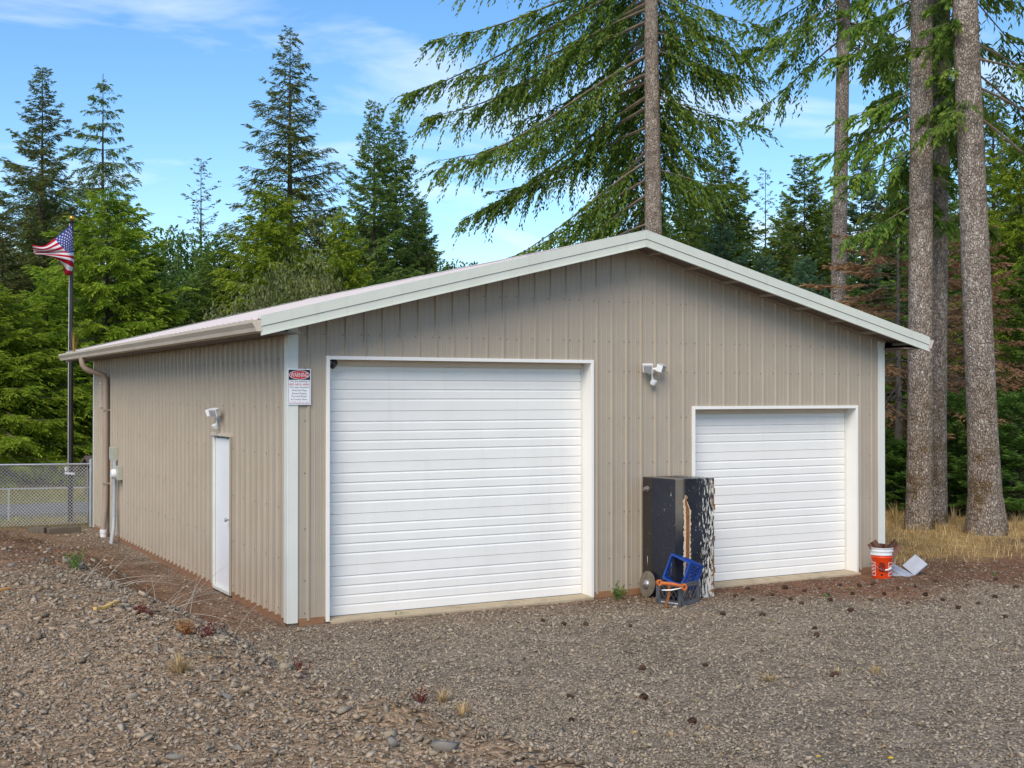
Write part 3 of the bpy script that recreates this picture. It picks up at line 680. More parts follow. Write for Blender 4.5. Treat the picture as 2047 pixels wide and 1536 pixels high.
def conifer(seed, H, z0, Rmax, nb, e0=-5, e1=35, shape=.8, bl=.8, bl_n=14, tw_n=8, tw_len=.17, tw_w=.045, hang=.35, az_bias=None,
            trunk_r=.2, lean=(0, 0), tip_len=0.0, bare=.12, jit=.25, side_ang=60, z_end=None, taper=1.0, trunk_n=10, whorl=0, tri=5, density_cap=90000, need=True, limb_scale=1.0, twist=0.0, bend=None, rbase=None):
    """returns limb mesh builder, foliage verts/faces/tints. e0: branch pitch at the bottom of the crown, e1: added pitch at its top (degrees)"""
    rs = np.random.RandomState(seed); mb = MB(); VV = []; TT = []
    z_end = z_end or H
    def axis_at(z):
        k = z/H; x = lean[0]*k; y = lean[1]*k
        if bend is not None: x += bend[0]*math.sin(k*math.pi*1.3); y += bend[1]*math.sin(k*math.pi*1.3)
        return np.array([x, y, z])
    def rad_at(z): return max(.012, trunk_r*(1-z/H)**taper)
    zs = np.linspace(-.3, H, 26 if trunk_r > .2 else 12)
    rr = [rad_at(max(z, 0))*(1+.55*math.exp(-max(z, 0)/.35) if rbase is None else 1+rbase*math.exp(-max(z, 0)/.45)) for z in zs]
    mb.tube([axis_at(z) for z in zs], rr, trunk_n, 0)
    for i in range(nb):
        t = (i+rs.rand())/nb; z = z0+(z_end-z0)*t
        if whorl: z = z0+(z_end-z0)*(math.floor(t*whorl)+.12*rs.rand())/whorl
        az = i*2.39996+rs.normal()*.35
        tt = (z-z0)/(H-z0)
        Lb = Rmax*(1-tt)**shape*(1+jit*np.clip(rs.normal()*.6, -.8, .6))+tip_len*rs.rand()
        if az_bias is not None: Lb *= az_bias(az, z)
        if Lb < .12: continue
        e = R(e0+e1*tt+np.clip(rs.normal()*7, -11, 11)); n = 7; p = axis_at(z); pts = [p.copy()]; rise = R(rs.uniform(5, 22))
        h = np.array([math.cos(az), math.sin(az), 0]); sd = np.array([-math.sin(az), math.cos(az), 0])
        wob = rs.normal()*.12
        for k in range(n-1):
            s = (k+1)/(n-1); ee = e-R(14)*math.sin(math.pi*s*.8)+rise*s*s
            p = p+(h*math.cos(ee)+sd*wob*s*math.cos(ee)+np.array([0, 0, math.sin(ee)]))*Lb/(n-1); pts.append(p.copy())
        pts = np.array(pts); r0 = min(rad_at(z)*.5, .012+.010*Lb)*limb_scale
        mb.tube(pts[::2] if Lb < 2 else pts, [r0*(1-.85*q) for q in np.linspace(0, 1, len(pts[::2] if Lb < 2 else pts))], 4 if trunk_r > .2 else 3, 1, cap=False)
        if not need: continue
        nbl = max(4, int(bl_n*Lb)); s = bare+(1-bare)*np.sort(rs.rand(nbl)); s[-1] = .99
        idx = np.clip((s*(n-1)).astype(int), 0, n-2); fr = s*(n-1)-idx
        B = pts[idx]*(1-fr)[:, None]+pts[idx+1]*fr[:, None]; fwd = pts[idx+1]-pts[idx]; fwd /= np.linalg.norm(fwd, axis=1)[:, None]
        sgn = np.where(np.arange(nbl) % 2 == 0, 1., -1.)*(1-.3*rs.rand(nbl)); ang = R(side_ang)*(1-.75*s**2)*(.7+.6*rs.rand(nbl))
        Dl = fwd*np.cos(ang)[:, None]+sd*(np.sin(ang)*sgn)[:, None]; Dl[:, 2] -= hang*(-.2+1.7*rs.rand(nbl)); Dl /= np.linalg.norm(Dl, axis=1)[:, None]
        ll = bl*np.clip(Lb/2.2, .35, 1.15)*(1-.55*s)*(.55+.75*rs.rand(nbl))
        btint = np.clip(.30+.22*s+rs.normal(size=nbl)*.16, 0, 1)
        # needle sprays along each branchlet
        m = tw_n; u = (np.arange(m)+.5)/m
        P = B[:, None, :]+Dl[:, None, :]*(ll[:, None]*u[None, :])[..., None]; P[..., 2] -= (ll[:, None]*u[None, :]**2*hang*.45)
        P += rs.normal(size=P.shape)*.018
        sp = np.cross(Dl, np.array([0, 0, 1.])); sp /= np.linalg.norm(sp, axis=1)[:, None]+1e-9
        sg = np.where((np.arange(m)[None, :]+rs.randint(0, 2, nbl)[:, None]) % 2 == 0, 1., -1.)
        A = R(48)*(1-.6*u[None, :])*(.6+.8*rs.rand(nbl, m))
        TD = Dl[:, None, :]*np.cos(A)[..., None]+sp[:, None, :]*(np.sin(A)*sg)[..., None]; TD[..., 2] -= hang*.5*rs.rand(nbl, m)
        TD += rs.normal(size=TD.shape)*.16; TD /= np.linalg.norm(TD, axis=2)[..., None]
        TL = tw_len*min(1, .55+Lb/3)*(.6+.8*rs.rand(nbl, m))*(1.15-.4*u[None, :]); TW = tw_w*(.7+.6*rs.rand(nbl, m))
        V, F = quads_from(P.reshape(-1, 3), TD.reshape(-1, 3), TL.ravel(), TW.ravel(), rs, .12)
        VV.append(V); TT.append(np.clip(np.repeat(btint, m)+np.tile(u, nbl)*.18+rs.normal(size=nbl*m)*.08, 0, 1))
    if VV:
        V = np.vstack(VV); T = np.concatenate(TT); F = np.arange(len(V)).reshape(-1, 4)
    else: V = np.zeros((0, 3)); T = np.zeros(0); F = np.zeros((0, 4), int)
    return mb, V, F, T
def tree_meshes(name, fmat, bmat, **kw):
    mb, V, F, T = conifer(**kw)
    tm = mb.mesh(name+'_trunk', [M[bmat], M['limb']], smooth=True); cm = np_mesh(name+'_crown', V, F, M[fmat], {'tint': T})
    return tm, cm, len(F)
PROTO = {}
def proto(key, fmat, bmat, **kw):
    PROTO[key] = tree_meshes(key, fmat, bmat, **kw)+(kw['H'], kw['Rmax'])
proto('spruce_a', 'f_spruce', 'bark_dark', seed=11, H=16, z0=1.0, Rmax=3.3, nb=190, e0=-8, e1=48, shape=.85, bl=.95, bl_n=13, tw_n=13, tw_len=.18, tw_w=.036, hang=.6, trunk_r=.22, tip_len=.10, jit=.3, bare=.10)
proto('spruce_b', 'f_spruce', 'bark_dark', seed=12, H=15, z0=.8, Rmax=3.0, nb=200, e0=-4, e1=50, shape=.75, bl=.85, bl_n=13, tw_n=13, tw_len=.18, tw_w=.036, hang=.5, trunk_r=.2, tip_len=.15, jit=.35)
proto('spruce_d', 'f_dense', 'bark_dark', seed=13, H=13, z0=.6, Rmax=2.6, nb=230, e0=-2, e1=48, shape=.7, bl=.75, bl_n=14, tw_n=12, tw_len=.17, tw_w=.042, hang=.4, trunk_r=.17, tip_len=.12, jit=.3)
proto('spruce_thin', 'f_spruce', 'bark_dark', seed=14, H=13, z0=1.5, Rmax=2.3, nb=75, e0=0, e1=50, shape=.75, bl=.6, bl_n=8, tw_n=7, tw_len=.16, tw_w=.04, hang=.4, trunk_r=.13, tip_len=.3, jit=.45)
proto('hemlock_tall', 'f_dense', 'bark_dark', seed=15, H=15, z0=1.0, Rmax=2.9, nb=150, e0=-18, e1=30, shape=.8, bl=1.0, bl_n=12, tw_n=14, tw_len=.18, tw_w=.036, hang=.65, trunk_r=.18, tip_len=.15, jit=.45, whorl=28)
proto('hemlock_a', 'f_hemlock', 'bark_dark', seed=16, H=9.5, z0=.3, Rmax=3.0, nb=200, e0=-12, e1=45, shape=.62, bl=.95, bl_n=14, tw_n=14, tw_len=.17, tw_w=.045, hang=.5, trunk_r=.15, tip_len=.35, jit=.35)
proto('hemlock_b', 'f_hemlock', 'bark_dark', seed=17, H=8, z0=.2, Rmax=2.2, nb=170, e0=-10, e1=45, shape=.7, bl=.8, bl_n=15, tw_n=13, tw_len=.16, tw_w=.042, hang=.55, trunk_r=.11, tip_len=.25, jit=.4)
proto('blue_fir', 'f_blue', 'bark_dark', seed=18, H=9, z0=.3, Rmax=2.3, nb=190, e0=2, e1=40, shape=.75, bl=.7, bl_n=15, tw_n=9, tw_len=.18, tw_w=.05, hang=.12, trunk_r=.12, tip_len=.3, jit=.3)
proto('green_fir', 'f_fir', 'bark_dark', seed=19, H=12, z0=.4, Rmax=2.7, nb=220, e0=-6, e1=48, shape=.72, bl=.85, bl_n=13, tw_n=12, tw_len=.17, tw_w=.042, hang=.4, trunk_r=.15, tip_len=.3, jit=.35)
proto('young_pine', 'f_pine', 'bark_dark', seed=20, H=4, z0=.1, Rmax=1.5, nb=120, e0=15, e1=45, shape=.55, bl=.5, bl_n=18, tw_n=10, tw_len=.15, tw_w=.035, hang=-.25, trunk_r=.07, tip_len=.3, jit=.3)
proto('dead_spruce', 'f_dead', 'twig', seed=21, H=8, z0=2.4, Rmax=2.4, nb=95, e0=-12, e1=25, shape=.5, bl=.55, bl_n=14, tw_n=9, tw_len=.12, tw_w=.035, hang=.25, trunk_r=.10, jit=.3, bare=.3)

def bush_mesh(key, fmat, seed, H, Rw, nclump, nleaf, leaf=.10):
    "broad-leaved shrub: stems carrying clumps of leaves on an uneven dome"
    rs = np.random.RandomState(seed); mb = MB(); VV = []; TT = []
    for c in range(nclump):
        th = rs.rand()*6.283; ph = math.acos(1-rs.rand()*1.15); q = (.55+.45*rs.rand()**.4)
        cen = np.array([math.cos(th)*math.sin(ph)*Rw*q, math.sin(th)*math.sin(ph)*Rw*q, H*.30+H*.66*max(-.4, math.cos(ph))*q+rs.normal()*.1*H*.3])
        rc = Rw*(.14+.14*rs.rand())
        if c % 4 == 0: mb.tube([(0, 0, -.1), cen*np.array([.35, .35, .45]), cen], [.05, .03, .01], 4, cap=False)
        d = rs.normal(size=(nleaf, 3)); d /= np.linalg.norm(d, axis=1)[:, None]
        P = cen+d*(rc*rs.rand(nleaf)**.4)[:, None]; D = d+rs.normal(size=d.shape)*.8; D[:, 2] -= .3; D /= np.linalg.norm(D, axis=1)[:, None]
        V, F = quads_from(P, D, leaf*(.7+.6*rs.rand(nleaf)), leaf*.55*(.7+.6*rs.rand(nleaf)), rs); VV.append(V)
        TT.append(np.clip(.25+.45*rs.rand()+rs.normal(size=nleaf)*.15, 0, 1))
    V = np.vstack(VV); PROTO[key] = (mb.mesh(key+'_stems', M['bark_dark']), np_mesh(key+'_crown', V, np.arange(len(V)).reshape(-1, 4), M[fmat], {'tint': np.concatenate(TT)}), len(V)//4, H, Rw)
bush_mesh('alder', 'f_leaf', 31, 6.0, 2.3, 170, 110, .13)
bush_mesh('shrub', 'f_olive', 32, 3.4, 2.0, 130, 110, .10)

def plant_tree(key, name, px, py, depth, width, label, group=None, cat='tree', base_z=None, rz=None):
    tm, cm, nf, H, Rm = PROTO[key]
    top = at_depth(px, py, depth); bz = gz(top.x, top.y)-.05 if base_z is None else base_z
    s = (top.z-bz)/H; w = width/2/Rm if width else s
    o = empty(name, (top.x, top.y, bz), rz if rz is not None else (px*7.13+py) % 6.28); tag(o, label, cat, group)
    for nm, me in (('trunk', tm), ('crown', cm)):
        c = link(nm, me, o); c.scale = (w, w, s)
    return o
# the stand behind the fence on the left, each at its own distance
TL = [
 ('spruce_b', 'spruce_tree', 85, 138, 47, 6.6, 'broad dark spruce with bushy top at the outer end of the wood beyond the fence'),
 ('hemlock_tall', 'hemlock_tree', 206, 148, 45, 5.6, 'tall slender hemlock with drooping tiers beside the broad dark spruce'),
 ('hemlock_a', 'hemlock_tree', 215, 385, 39, 6.2, 'bushy bright green hemlock rising behind the flag'),
 ('hemlock_a', 'hemlock_tree', -10, 575, 35.5, 5.6, 'bright green hemlock leaning low over the chain-link fence'),
 ('hemlock_b', 'hemlock_tree', 95, 560, 37, 4.2, 'short lime green hemlock under the flag'),
 ('spruce_thin', 'spruce_tree', 402, 318, 50, 5.2, 'thin half bare spruce showing sky between its branches'),
 ('spruce_a', 'spruce_tree', 580, 58, 47, 7.6, 'tallest pointed spruce with open upswept branches behind the low eave'),
 ('spruce_d', 'spruce_tree', 748, 205, 44, 4.6, 'dense green spruce with two close tops, taller stem'),
 ('spruce_d', 'spruce_tree', 792, 232, 46, 4.2, 'dense green spruce with two close tops, shorter stem'),
 ('hemlock_a', 'hemlock_tree', 540, 378, 41, 5.2, 'bright green hemlock in front of the tallest pointed spruce'),
 ('hemlock_b', 'hemlock_tree', 685, 425, 39.5, 3.6, 'narrow yellow green hemlock at the foot of the dense two-topped spruce'),
 ('alder', 'alder_tree', 352, 440, 44, 5.6, 'round leafy alder between the bright hemlocks'),
 ('shrub', 'shrub', 500, 585, 37, 3.8, 'grey olive shrub low behind the eave below the bright hemlock'),
 ('shrub', 'shrub', 610, 505, 38, 3.6, 'tall grey olive shrub growing beside the narrow yellow green hemlock'),
 ('alder', 'alder_tree', 905, 500, 46, 4.0, 'pale leafy treetop between the two-topped spruce and the big fir'),
 ('green_fir', 'fir_tree', 300, 500, 40, 4.6, 'mid green fir between the flag hemlock and the leafy alder'),
 ('spruce_d', 'spruce_tree', 835, 400, 48, 4.2, 'dark spruce shoulder right beside the two-topped spruce'),
 ('green_fir', 'fir_tree', 440, 470, 42, 4.4, 'mid green fir under the thin half bare spruce'),
 # behind the right roof slope
 ('green_fir', 'fir_tree', 1446, 285, 44, 5.2, 'green fir with split top just behind the big fir trunk'),
 ('blue_fir', 'fir_tree', 1440, 455, 37, 4.2, 'small blue green fir over the right roof slope beside the big fir'),
 ('blue_fir', 'fir_tree', 1530, 515, 36, 3.6, 'smaller blue green fir low over the right roof slope'),
 ('spruce_thin', 'spruce_tree', 1530, 340, 50, 4.2, 'spindly dark spruce between two green firs behind the roof'),
 ('green_fir', 'fir_tree', 1608, 318, 46, 5.2, 'full green fir beside the slim lichen-spotted trunk'),
 ('blue_fir', 'fir_tree', 1722, 315, 45, 4.8, 'tall blue green fir just past the slim lichen-spotted trunk'),
 ('spruce_d', 'spruce_tree', 1660, 400, 50, 4.4, 'dark spruce hidden behind the slim lichen-spotted trunk'),
 ('green_fir', 'fir_tree', 1370, 330, 48, 4.6, 'green fir half hidden by the big fir trunk'),
 ('blue_fir', 'fir_tree', 1610, 520, 35, 3.4, 'blue green fir whose top meets the middle of the right roof slope'),
 ('green_fir', 'fir_tree', 1700, 560, 34, 3.2, 'low green fir near the foot of the slim lichen-spotted trunk'),
 # right of the garage
 ('dead_spruce', 'dead_spruce', 1795, 400, 27.5, 5.4, 'dead spruce with rust brown needles behind the paired trunks'),
 ('dead_spruce', 'dead_spruce', 1935, 430, 31, 4.0, 'dead rusty spruce between the paired trunks and the mossy trunk'),
 ('green_fir', 'fir_tree', 1880, 330, 40, 5.0, 'green fir seen between the paired trunks and the mossy trunk'),
 ('spruce_a', 'spruce_tree', 1985, 150, 42, 6.0, 'tall dark spruce behind the mossy trunk'),
 ('hemlock_a', 'hemlock_tree', 2040, 260, 36, 5.0, 'bright hemlock just past the mossy trunk'),
 ('spruce_d', 'spruce_tree', 1800, 300, 45, 5.0, 'dense dark spruce behind the dead spruce'),
 ('young_pine', 'pine_tree', 1912, 800, 26, 2.9, 'bushy young pine between the paired trunks and the mossy trunk'),
 ('young_pine', 'pine_tree', 2035, 800, 25.5, 3.0, 'bushy young pine just past the mossy trunk'),
 ('young_pine', 'pine_tree', 1800, 890, 27, 2.6, 'low young pine behind the garage corner trim'),
 ('green_fir', 'fir_tree', 2060, 520, 31, 3.8, 'green fir with low boughs over the young pines'),
]
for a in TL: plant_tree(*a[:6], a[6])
# darker trees filling the wood behind
rnd = random.Random(5)
fill_labels = {'spruce_d': 'dark green spruce deep in the wood behind the garage', 'spruce_b': 'dull green spruce deep in the wood behind the garage', 'green_fir': 'plain green fir deep in the wood behind the garage'}
def top_line(x):     # how high the wood reaches along the view
    return float(np.interp(x, [-80, 20, 150, 260, 330, 420, 520, 650, 760, 860, 910, 960, 1100, 1350, 1500, 1700, 1800, 1900, 2100], [360, 300, 330, 380, 470, 520, 430, 400, 380, 430, 560, 560, 500, 380, 370, 370, 360, 360, 350]))
x = -90
while x < 2150:
    for dpt, dy in ((46, 70), (54, 30), (62, 0)):
        k = rnd.choice(['spruce_d', 'spruce_b', 'green_fir']); xx = x+rnd.uniform(-30, 30)
        plant_tree(k, 'background_'+{'spruce_d': 'spruce', 'spruce_b': 'spruce', 'green_fir': 'fir'}[k], xx, top_line(xx)+dy+rnd.uniform(-10, 90), dpt+rnd.uniform(-3, 3), rnd.uniform(4.2, 6.0), fill_labels[k], 'trees filling the wood behind the garage')
    x += 92
# low growth that closes the foot of the wood
for x, y, d, lab in ((30, 905, 36.5, 0), (150, 915, 37, 0), (250, 900, 39, 0), (-60, 900, 36, 0), (1850, 920, 33, 1), (1960, 930, 33, 1), (2070, 930, 32, 1), (1790, 940, 34, 1)):
    plant_tree('shrub', 'shrub', x, y, d, 4.2, ('low olive shrub at the foot of the wood behind the road' if lab == 0 else 'low olive shrub behind the young pines'), ('shrubs along the road' if lab == 0 else 'shrubs behind the young pines'))

# the tall trees close to the garage
def big_tree(name, px0, py0, px1, py1, depth, r_base, Htot, label, fmat, bmat='bark', **kw):
    """trunk through two measured photo points at one distance, continued to Htot"""
    a = at_depth(px0, py0, depth); b = at_depth(px1, py1, depth); d = (b-a)/(b.z-a.z); base = a+d*(-a.z)
    base.z = gz(base.x, base.y)-.05
    lean = (d.x*Htot, d.y*Htot)
    tm, cm, nf = tree_meshes(name, fmat, bmat, H=Htot, lean=lean, trunk_r=r_base, trunk_n=28, **kw)
    o = empty(name, base); tag(o, label, 'tree'); link('trunk', tm, o); link('crown', cm, o); return o
right_az = math.atan2(RT.y, RT.x)
toward = math.atan2(-FW.y, -FW.x)        # side of a trunk that faces the drive: its boughs were shed there
def shed(az, z, k=.25, w=.45): return k if math.cos(az-toward) > w else 1.0
def bias_D(az, z):
    c = math.cos(az-right_az); return (.55 if c > .15 else 1.0+.42*(-c))*(0.0 if c > .2 and z < 8.2 else 1.0)*shed(az, z, .0, .22)*(.58+.42*sstep(5.5, 11.5, z))
big_tree('fir_tree', 1306, 450, 1302, 60, 33.5, .30, 27, 'big fir with pale trunk and long drooping boughs rising behind the roof ridge', 'f_fir', seed=41, z0=5.2, z_end=19, Rmax=5.6, nb=205, e0=-25, e1=25, shape=.42, bl=1.15, bl_n=12, tw_n=22, tw_len=.15, tw_w=.050, hang=.85, bare=.12, jit=.3, az_bias=bias_D, taper=.8, limb_scale=.65, side_ang=62)
big_tree('fir_tree', 1676, 590, 1687, 20, 30, .21, 24, 'slim lichen-spotted trunk behind the right roof slope with foliage only high up', 'f_fir', seed=42, z0=11.0, z_end=18, Rmax=2.5, az_bias=shed, nb=60, e0=-22, e1=20, shape=.5, bl=.9, bl_n=12, tw_n=18, tw_len=.15, tw_w=.046, limb_scale=.6, hang=.75, bare=.2, jit=.3, taper=.55)
big_tree('fir_tree', 1838, 1040, 1843, 10, 23.3, .235, 26, 'front one of the paired tall trunks beside the garage, darker bark', 'f_fir', seed=43, z0=6.0, z_end=16, Rmax=1.75, nb=75, e0=-20, e1=20, shape=.5, bl=.9, bl_n=12, tw_n=18, tw_len=.15, tw_w=.046, limb_scale=.6, hang=.75, bare=.3, jit=.35, taper=.35, az_bias=lambda az, z: shed(az, z, .0)*(.55 if math.cos(az-right_az) > .2 else 1.0), rbase=.28)
big_tree('fir_tree', 1869, 1040, 1881, 10, 24.3, .20, 26, 'rear one of the paired tall trunks, paler and half hidden by the front one', 'f_fir', seed=44, z0=6.2, z_end=16, Rmax=1.7, rbase=.25, az_bias=lambda az, z: shed(az, z, .0), nb=50, e0=-20, e1=20, shape=.5, bl=.9, bl_n=12, tw_n=18, tw_len=.15, tw_w=.046, limb_scale=.6, hang=.75, bare=.3, jit=.35, taper=.3)
big_tree('fir_tree', 1972, 1060, 1930, 40, 22.4, .275, 26, 'thick leaning trunk with a flared mossy foot standing alone in the dry grass', 'f_fir', seed=45, z0=7.6, z_end=16, Rmax=3.0, nb=80, e0=-25, e1=20, shape=.5, bl=1.0, bl_n=12, tw_n=18, tw_len=.15, tw_w=.046, limb_scale=.6, hang=.75, bare=.25, jit=.3, taper=.5, rbase=.55, az_bias=lambda az, z: (1.15 if math.cos(az-right_az) > .1 else .3)*(0.0 if math.cos(az-toward) > .75 else 1.0))

# ------------------------------------------------------------------ fence, flagpole, shed, far gate
fence = empty('chain_link_fence', (.02, 12.15, 0)); tag(fence, 'galvanized chain-link fence running from the back corner of the garage', 'fence')
FD = Vector((-1, .05, 0)).normalized(); FH = 1.22; FLn = 4.6
fp = lambda s, z: Vector((.0, 0, 0))+FD*s+Vector((0, 0, z))
mb = MB(); mb.tube([(0, 0, -.1), (0, 0, FH+.08)], .037, 12); mb.lathe([(.04, FH+.06), (.04, FH+.085), (.02, FH+.105), (0, FH+.11)], 12); mb.build('corner_post', M['galv'], fence, smooth=True)
mb = MB(); mb.tube([fp(.03, FH), fp(FLn, FH+.06)], .021, 8); mb.build('top_rail', M['galv'], fence, smooth=True)
for s_ in (3.0,):
    mb = MB(); mb.tube([fp(s_, -.1), fp(s_, FH)], .026, 8); mb.build('line_post', M['galv'], fence, smooth=True)
for z in (.2, .7, 1.1):
    mb = MB(); mb.lathe([(.0385, z-.012), (.043, z-.012), (.043, z+.012), (.0385, z+.012)], 12); mb.build('tension_band', M['galv'], fence)
mb = MB(); mb.box((-.075, -.006, .05), (-.063, .004, FH)); mb.build('tension_bar', M['galv'], fence)
mb = MB(); p_ = .066; nrow = int(FH/p_); ncol = int(FLn/p_)
def wire(a, b):     # flat-sided thin wire
    d = (b-a).normalized(); n1_ = Vector((0, 1, 0)); n2_ = d.cross(n1_); r_ = .0032
    mb.faces([a+n1_*r_, a+n2_*r_, a-n1_*r_, a-n2_*r_, b+n1_*r_, b+n2_*r_, b-n1_*r_, b-n2_*r_], [(0, 1, 5, 4), (1, 2, 6, 5), (2, 3, 7, 6), (3, 0, 4, 7)])
Hm = nrow*p_
for k in range(-nrow, ncol+1):       # wires rising one way and the other, woven on two planes
    for s_ in (1, -1):
        s0 = k*p_; s1 = s0+Hm
        a, b = (s0, 0.0) if s_ > 0 else (s0, Hm), (s1, Hm) if s_ > 0 else (s1, 0.0)
        # clip to the panel
        t0 = max(0, (.06-s0)/Hm); t1 = min(1, (FLn-s0)/Hm)
        if t1-t0 < .02: continue
        q = lambda t: fp(s0+(s1-s0)*t, .05+(Hm*t if s_ > 0 else Hm*(1-t)))+Vector((0, .003*s_, 0))
        wire(q(t0), q(t1))
o = mb.build('chain_link_mesh', M['galv'], fence); o['kind'] = 'stuff'
# second, lower fence further off by the road
lf = empty('low_fence', (0, 14.3, 0)); tag(lf, 'low thin white rail fence just this side of the road', 'fence')
for x_ in (-1.25, -4.0, 1.5):
    mb = MB(); mb.tube([(x_, 0, -.2), (x_, 0, .62)], .02, 8); mb.build('post', M['galv'], lf, smooth=True)
mb = MB(); mb.tube([(-6, .0, .66), (-1.25, 0, .63), (3, 0, .56)], .016, 8); mb.build('rail', M['galv'], lf, smooth=True)

fpole = empty('flagpole', tuple(on_z(140.5, 1043, .0))); tag(fpole, 'dark bronze flagpole with gold ball standing behind the chain-link fence', 'flagpole')
FB = fpole.location.copy(); FT = at_depth(143.5, 436, (FB-CAM).dot(FW)); PH = FT.z; dx = FT-FB
mb = MB(); pp = lambda z: Vector((dx.x*z/PH, dx.y*z/PH, z))
mb.tube([pp(-.2), pp(2.1)], .055, 14); mb.tube([pp(2.1), pp(3.9)], .046, 14); mb.tube([pp(3.9), pp(PH-.1)], .037, 14); mb.build('pole', M['pole'], fpole, smooth=True)
mb = MB(); Mx = Matrix.Translation(pp(PH-.1)); mb.lathe([(.0, .0), (.05, .0), (.115, .012), (.115, .022), (.05, .035), (.03, .05), (0, .05)], 20, 0, Mx); mb.build('truck', M['black'], fpole, smooth=True)
mb = MB(); Mx = Matrix.Translation(pp(PH-.005)); mb.lathe([(.055*math.sin(a), .055*math.cos(a)) for a in np.linspace(0, math.pi, 13)], 18, 0, Mx); mb.build('ball', M['gold'], fpole, smooth=True)
mb = MB(); mb.tube([pp(PH-.12)+Vector((-.05, -.04, 0)), pp(3)+Vector((-.06, -.05, 0)), pp(1.0)+Vector((-.055, -.05, 0))], .006, 5); mb.build('halyard', M['rope'], fpole)
mb = MB(); mb.bar(pp(1.0)+Vector((-.12, -.06, 0)), pp(1.0)+Vector((.07, -.06, -.02)), .04, .045); mb.tube([pp(1.04)+Vector((-.1, -.06, .0)), pp(1.12)+Vector((-.1, -.06, 0))], .022, 8); mb.build('cleat', M['white_plastic'], fpole)
# flag: a cloth sheet hanging and folding in a light wind
def bic(T, u, v):
    us = (0, .4, .7, 1); vs = (0, .27, .54, .77, 1)
    c = [[np.interp(v, vs, [T[i][j][k] for j in range(5)]) for k in (0, 1)] for i in range(4)]
    # smooth interpolation in u (Catmull-Rom through the four columns)
    i = 0 if u < .4 else (1 if u < .7 else 2); a, b = us[i], us[i+1]; f_ = (u-a)/(b-a); P = np.array(c)
    p0 = P[max(i-1, 0)]; p1 = P[i]; p2 = P[i+1]; p3 = P[min(i+2, 3)]
    return .5*((2*p1)+(-p0+p2)*f_+(2*p0-5*p1+4*p2-p3)*f_**2+(-p0+3*p1-3*p2+p3)*f_**3)
TF = [[(144, 448), (145.5, 475), (147, 505), (148, 527), (142, 550)], [(109, 477), (121, 491), (135, 506), (141, 521), (131, 549)], [(88, 492), (91, 501), (108, 505), (124, 517), (127, 535)], [(65, 490), (66, 499), (69, 508), (92, 510), (126, 522)]]
fdep = (FB-CAM).dot(FW)-.02
NU, NV = 40, 26; FV = []
for j in range(NV+1):
    for i in range(NU+1):
        u, v = i/NU, j/NV; p = bic(TF, u, v); d = fdep-.08-1.05*u*.55+.07*math.sin(7*u+3.5*v)+.10*u*math.sin(11*v+4*u)+.35*max(0, v-.72)*u*3
        FV.append(tuple(at_depth(p[0], p[1], d)-FB))
FF = []; FM = []
for j in range(NV):
    for i in range(NU):
        FF.append((j*(NU+1)+i, j*(NU+1)+i+1, (j+1)*(NU+1)+i+1, (j+1)*(NU+1)+i)); st = int(j*13/NV)
        FM.append(2 if (st < 7 and i < NU*.4) else (0 if st % 2 == 0 else 1))
def cloth(name, c):
    t = NT(name); t.set(c, .75, spec=.2); tr = t.node('ShaderNodeBsdfTranslucent'); tr.inputs['Color'].default_value = tuple(c)+(1,); mx = t.node('ShaderNodeMixShader'); mx.inputs[0].default_value = .3
    a = t.noise(60, 2); t.bump(a, .002, .3)
    t.lk(t.b.outputs[0], mx.inputs[1]); t.lk(tr.outputs[0], mx.inputs[2]); t.lk(mx.outputs[0], t.out.inputs[0]); return t.m
fm = [cloth('flag red', (.50, .012, .03)), cloth('flag white', (.78, .76, .78)), cloth('flag blue', (.05, .07, .28))]
flag_e = empty('flag', FB); tag(flag_e, 'red white and blue striped flag with white stars flying from the pole', 'flag')
mb = MB(); mb.faces(FV, FF); mb.m = FM
co = link('cloth', mb.mesh('cloth', fm, smooth=False), flag_e); co.data.polygons.foreach_set('use_smooth', [True]*len(FF)); md = co.modifiers.new('thick', 'SOLIDIFY'); md.thickness = .004
mb = MB()
for r_ in range(9):
    for c_ in range(6 if r_ % 2 == 0 else 5):
        u0 = (.033+c_*.0667+(0 if r_ % 2 == 0 else .0333)); v0 = (.054+r_*.054)
        def P(u, v):
            i = min(int(u*NU), NU-1); j = min(int(v*NV), NV-1); fu = u*NU-i; fv = v*NV-j; g = lambda a, b: Vector(FV[b*(NU+1)+a])
            return (g(i, j)*(1-fu)+g(i+1, j)*fu)*(1-fv)+(g(i, j+1)*(1-fu)+g(i+1, j+1)*fu)*fv
        cpt = P(u0, v0); tu = P(u0+.012, v0)-P(u0-.012, v0); tv = P(u0, v0+.012)-P(u0, v0-.012); nn = tu.cross(tv).normalized()
        if nn.dot(CAM-FB) < 0: nn = -nn
        pts = []
        for k in range(10):
            rr_ = 1.0 if k % 2 == 0 else .42; a = math.pi/2+k*math.pi/5; pts.append(cpt+tu*(rr_*.85*math.cos(a))+tv*(-rr_*1.2*math.sin(a))+nn*.008)
        b0 = len(mb.v); mb.v += [tuple(cpt+nn*.008)]+[tuple(q) for q in pts]
        for k in range(10): mb.f.append((b0, b0+1+k, b0+1+(k+1) % 10)); mb.m.append(0)
mb.build('stars', fm[1], flag_e)

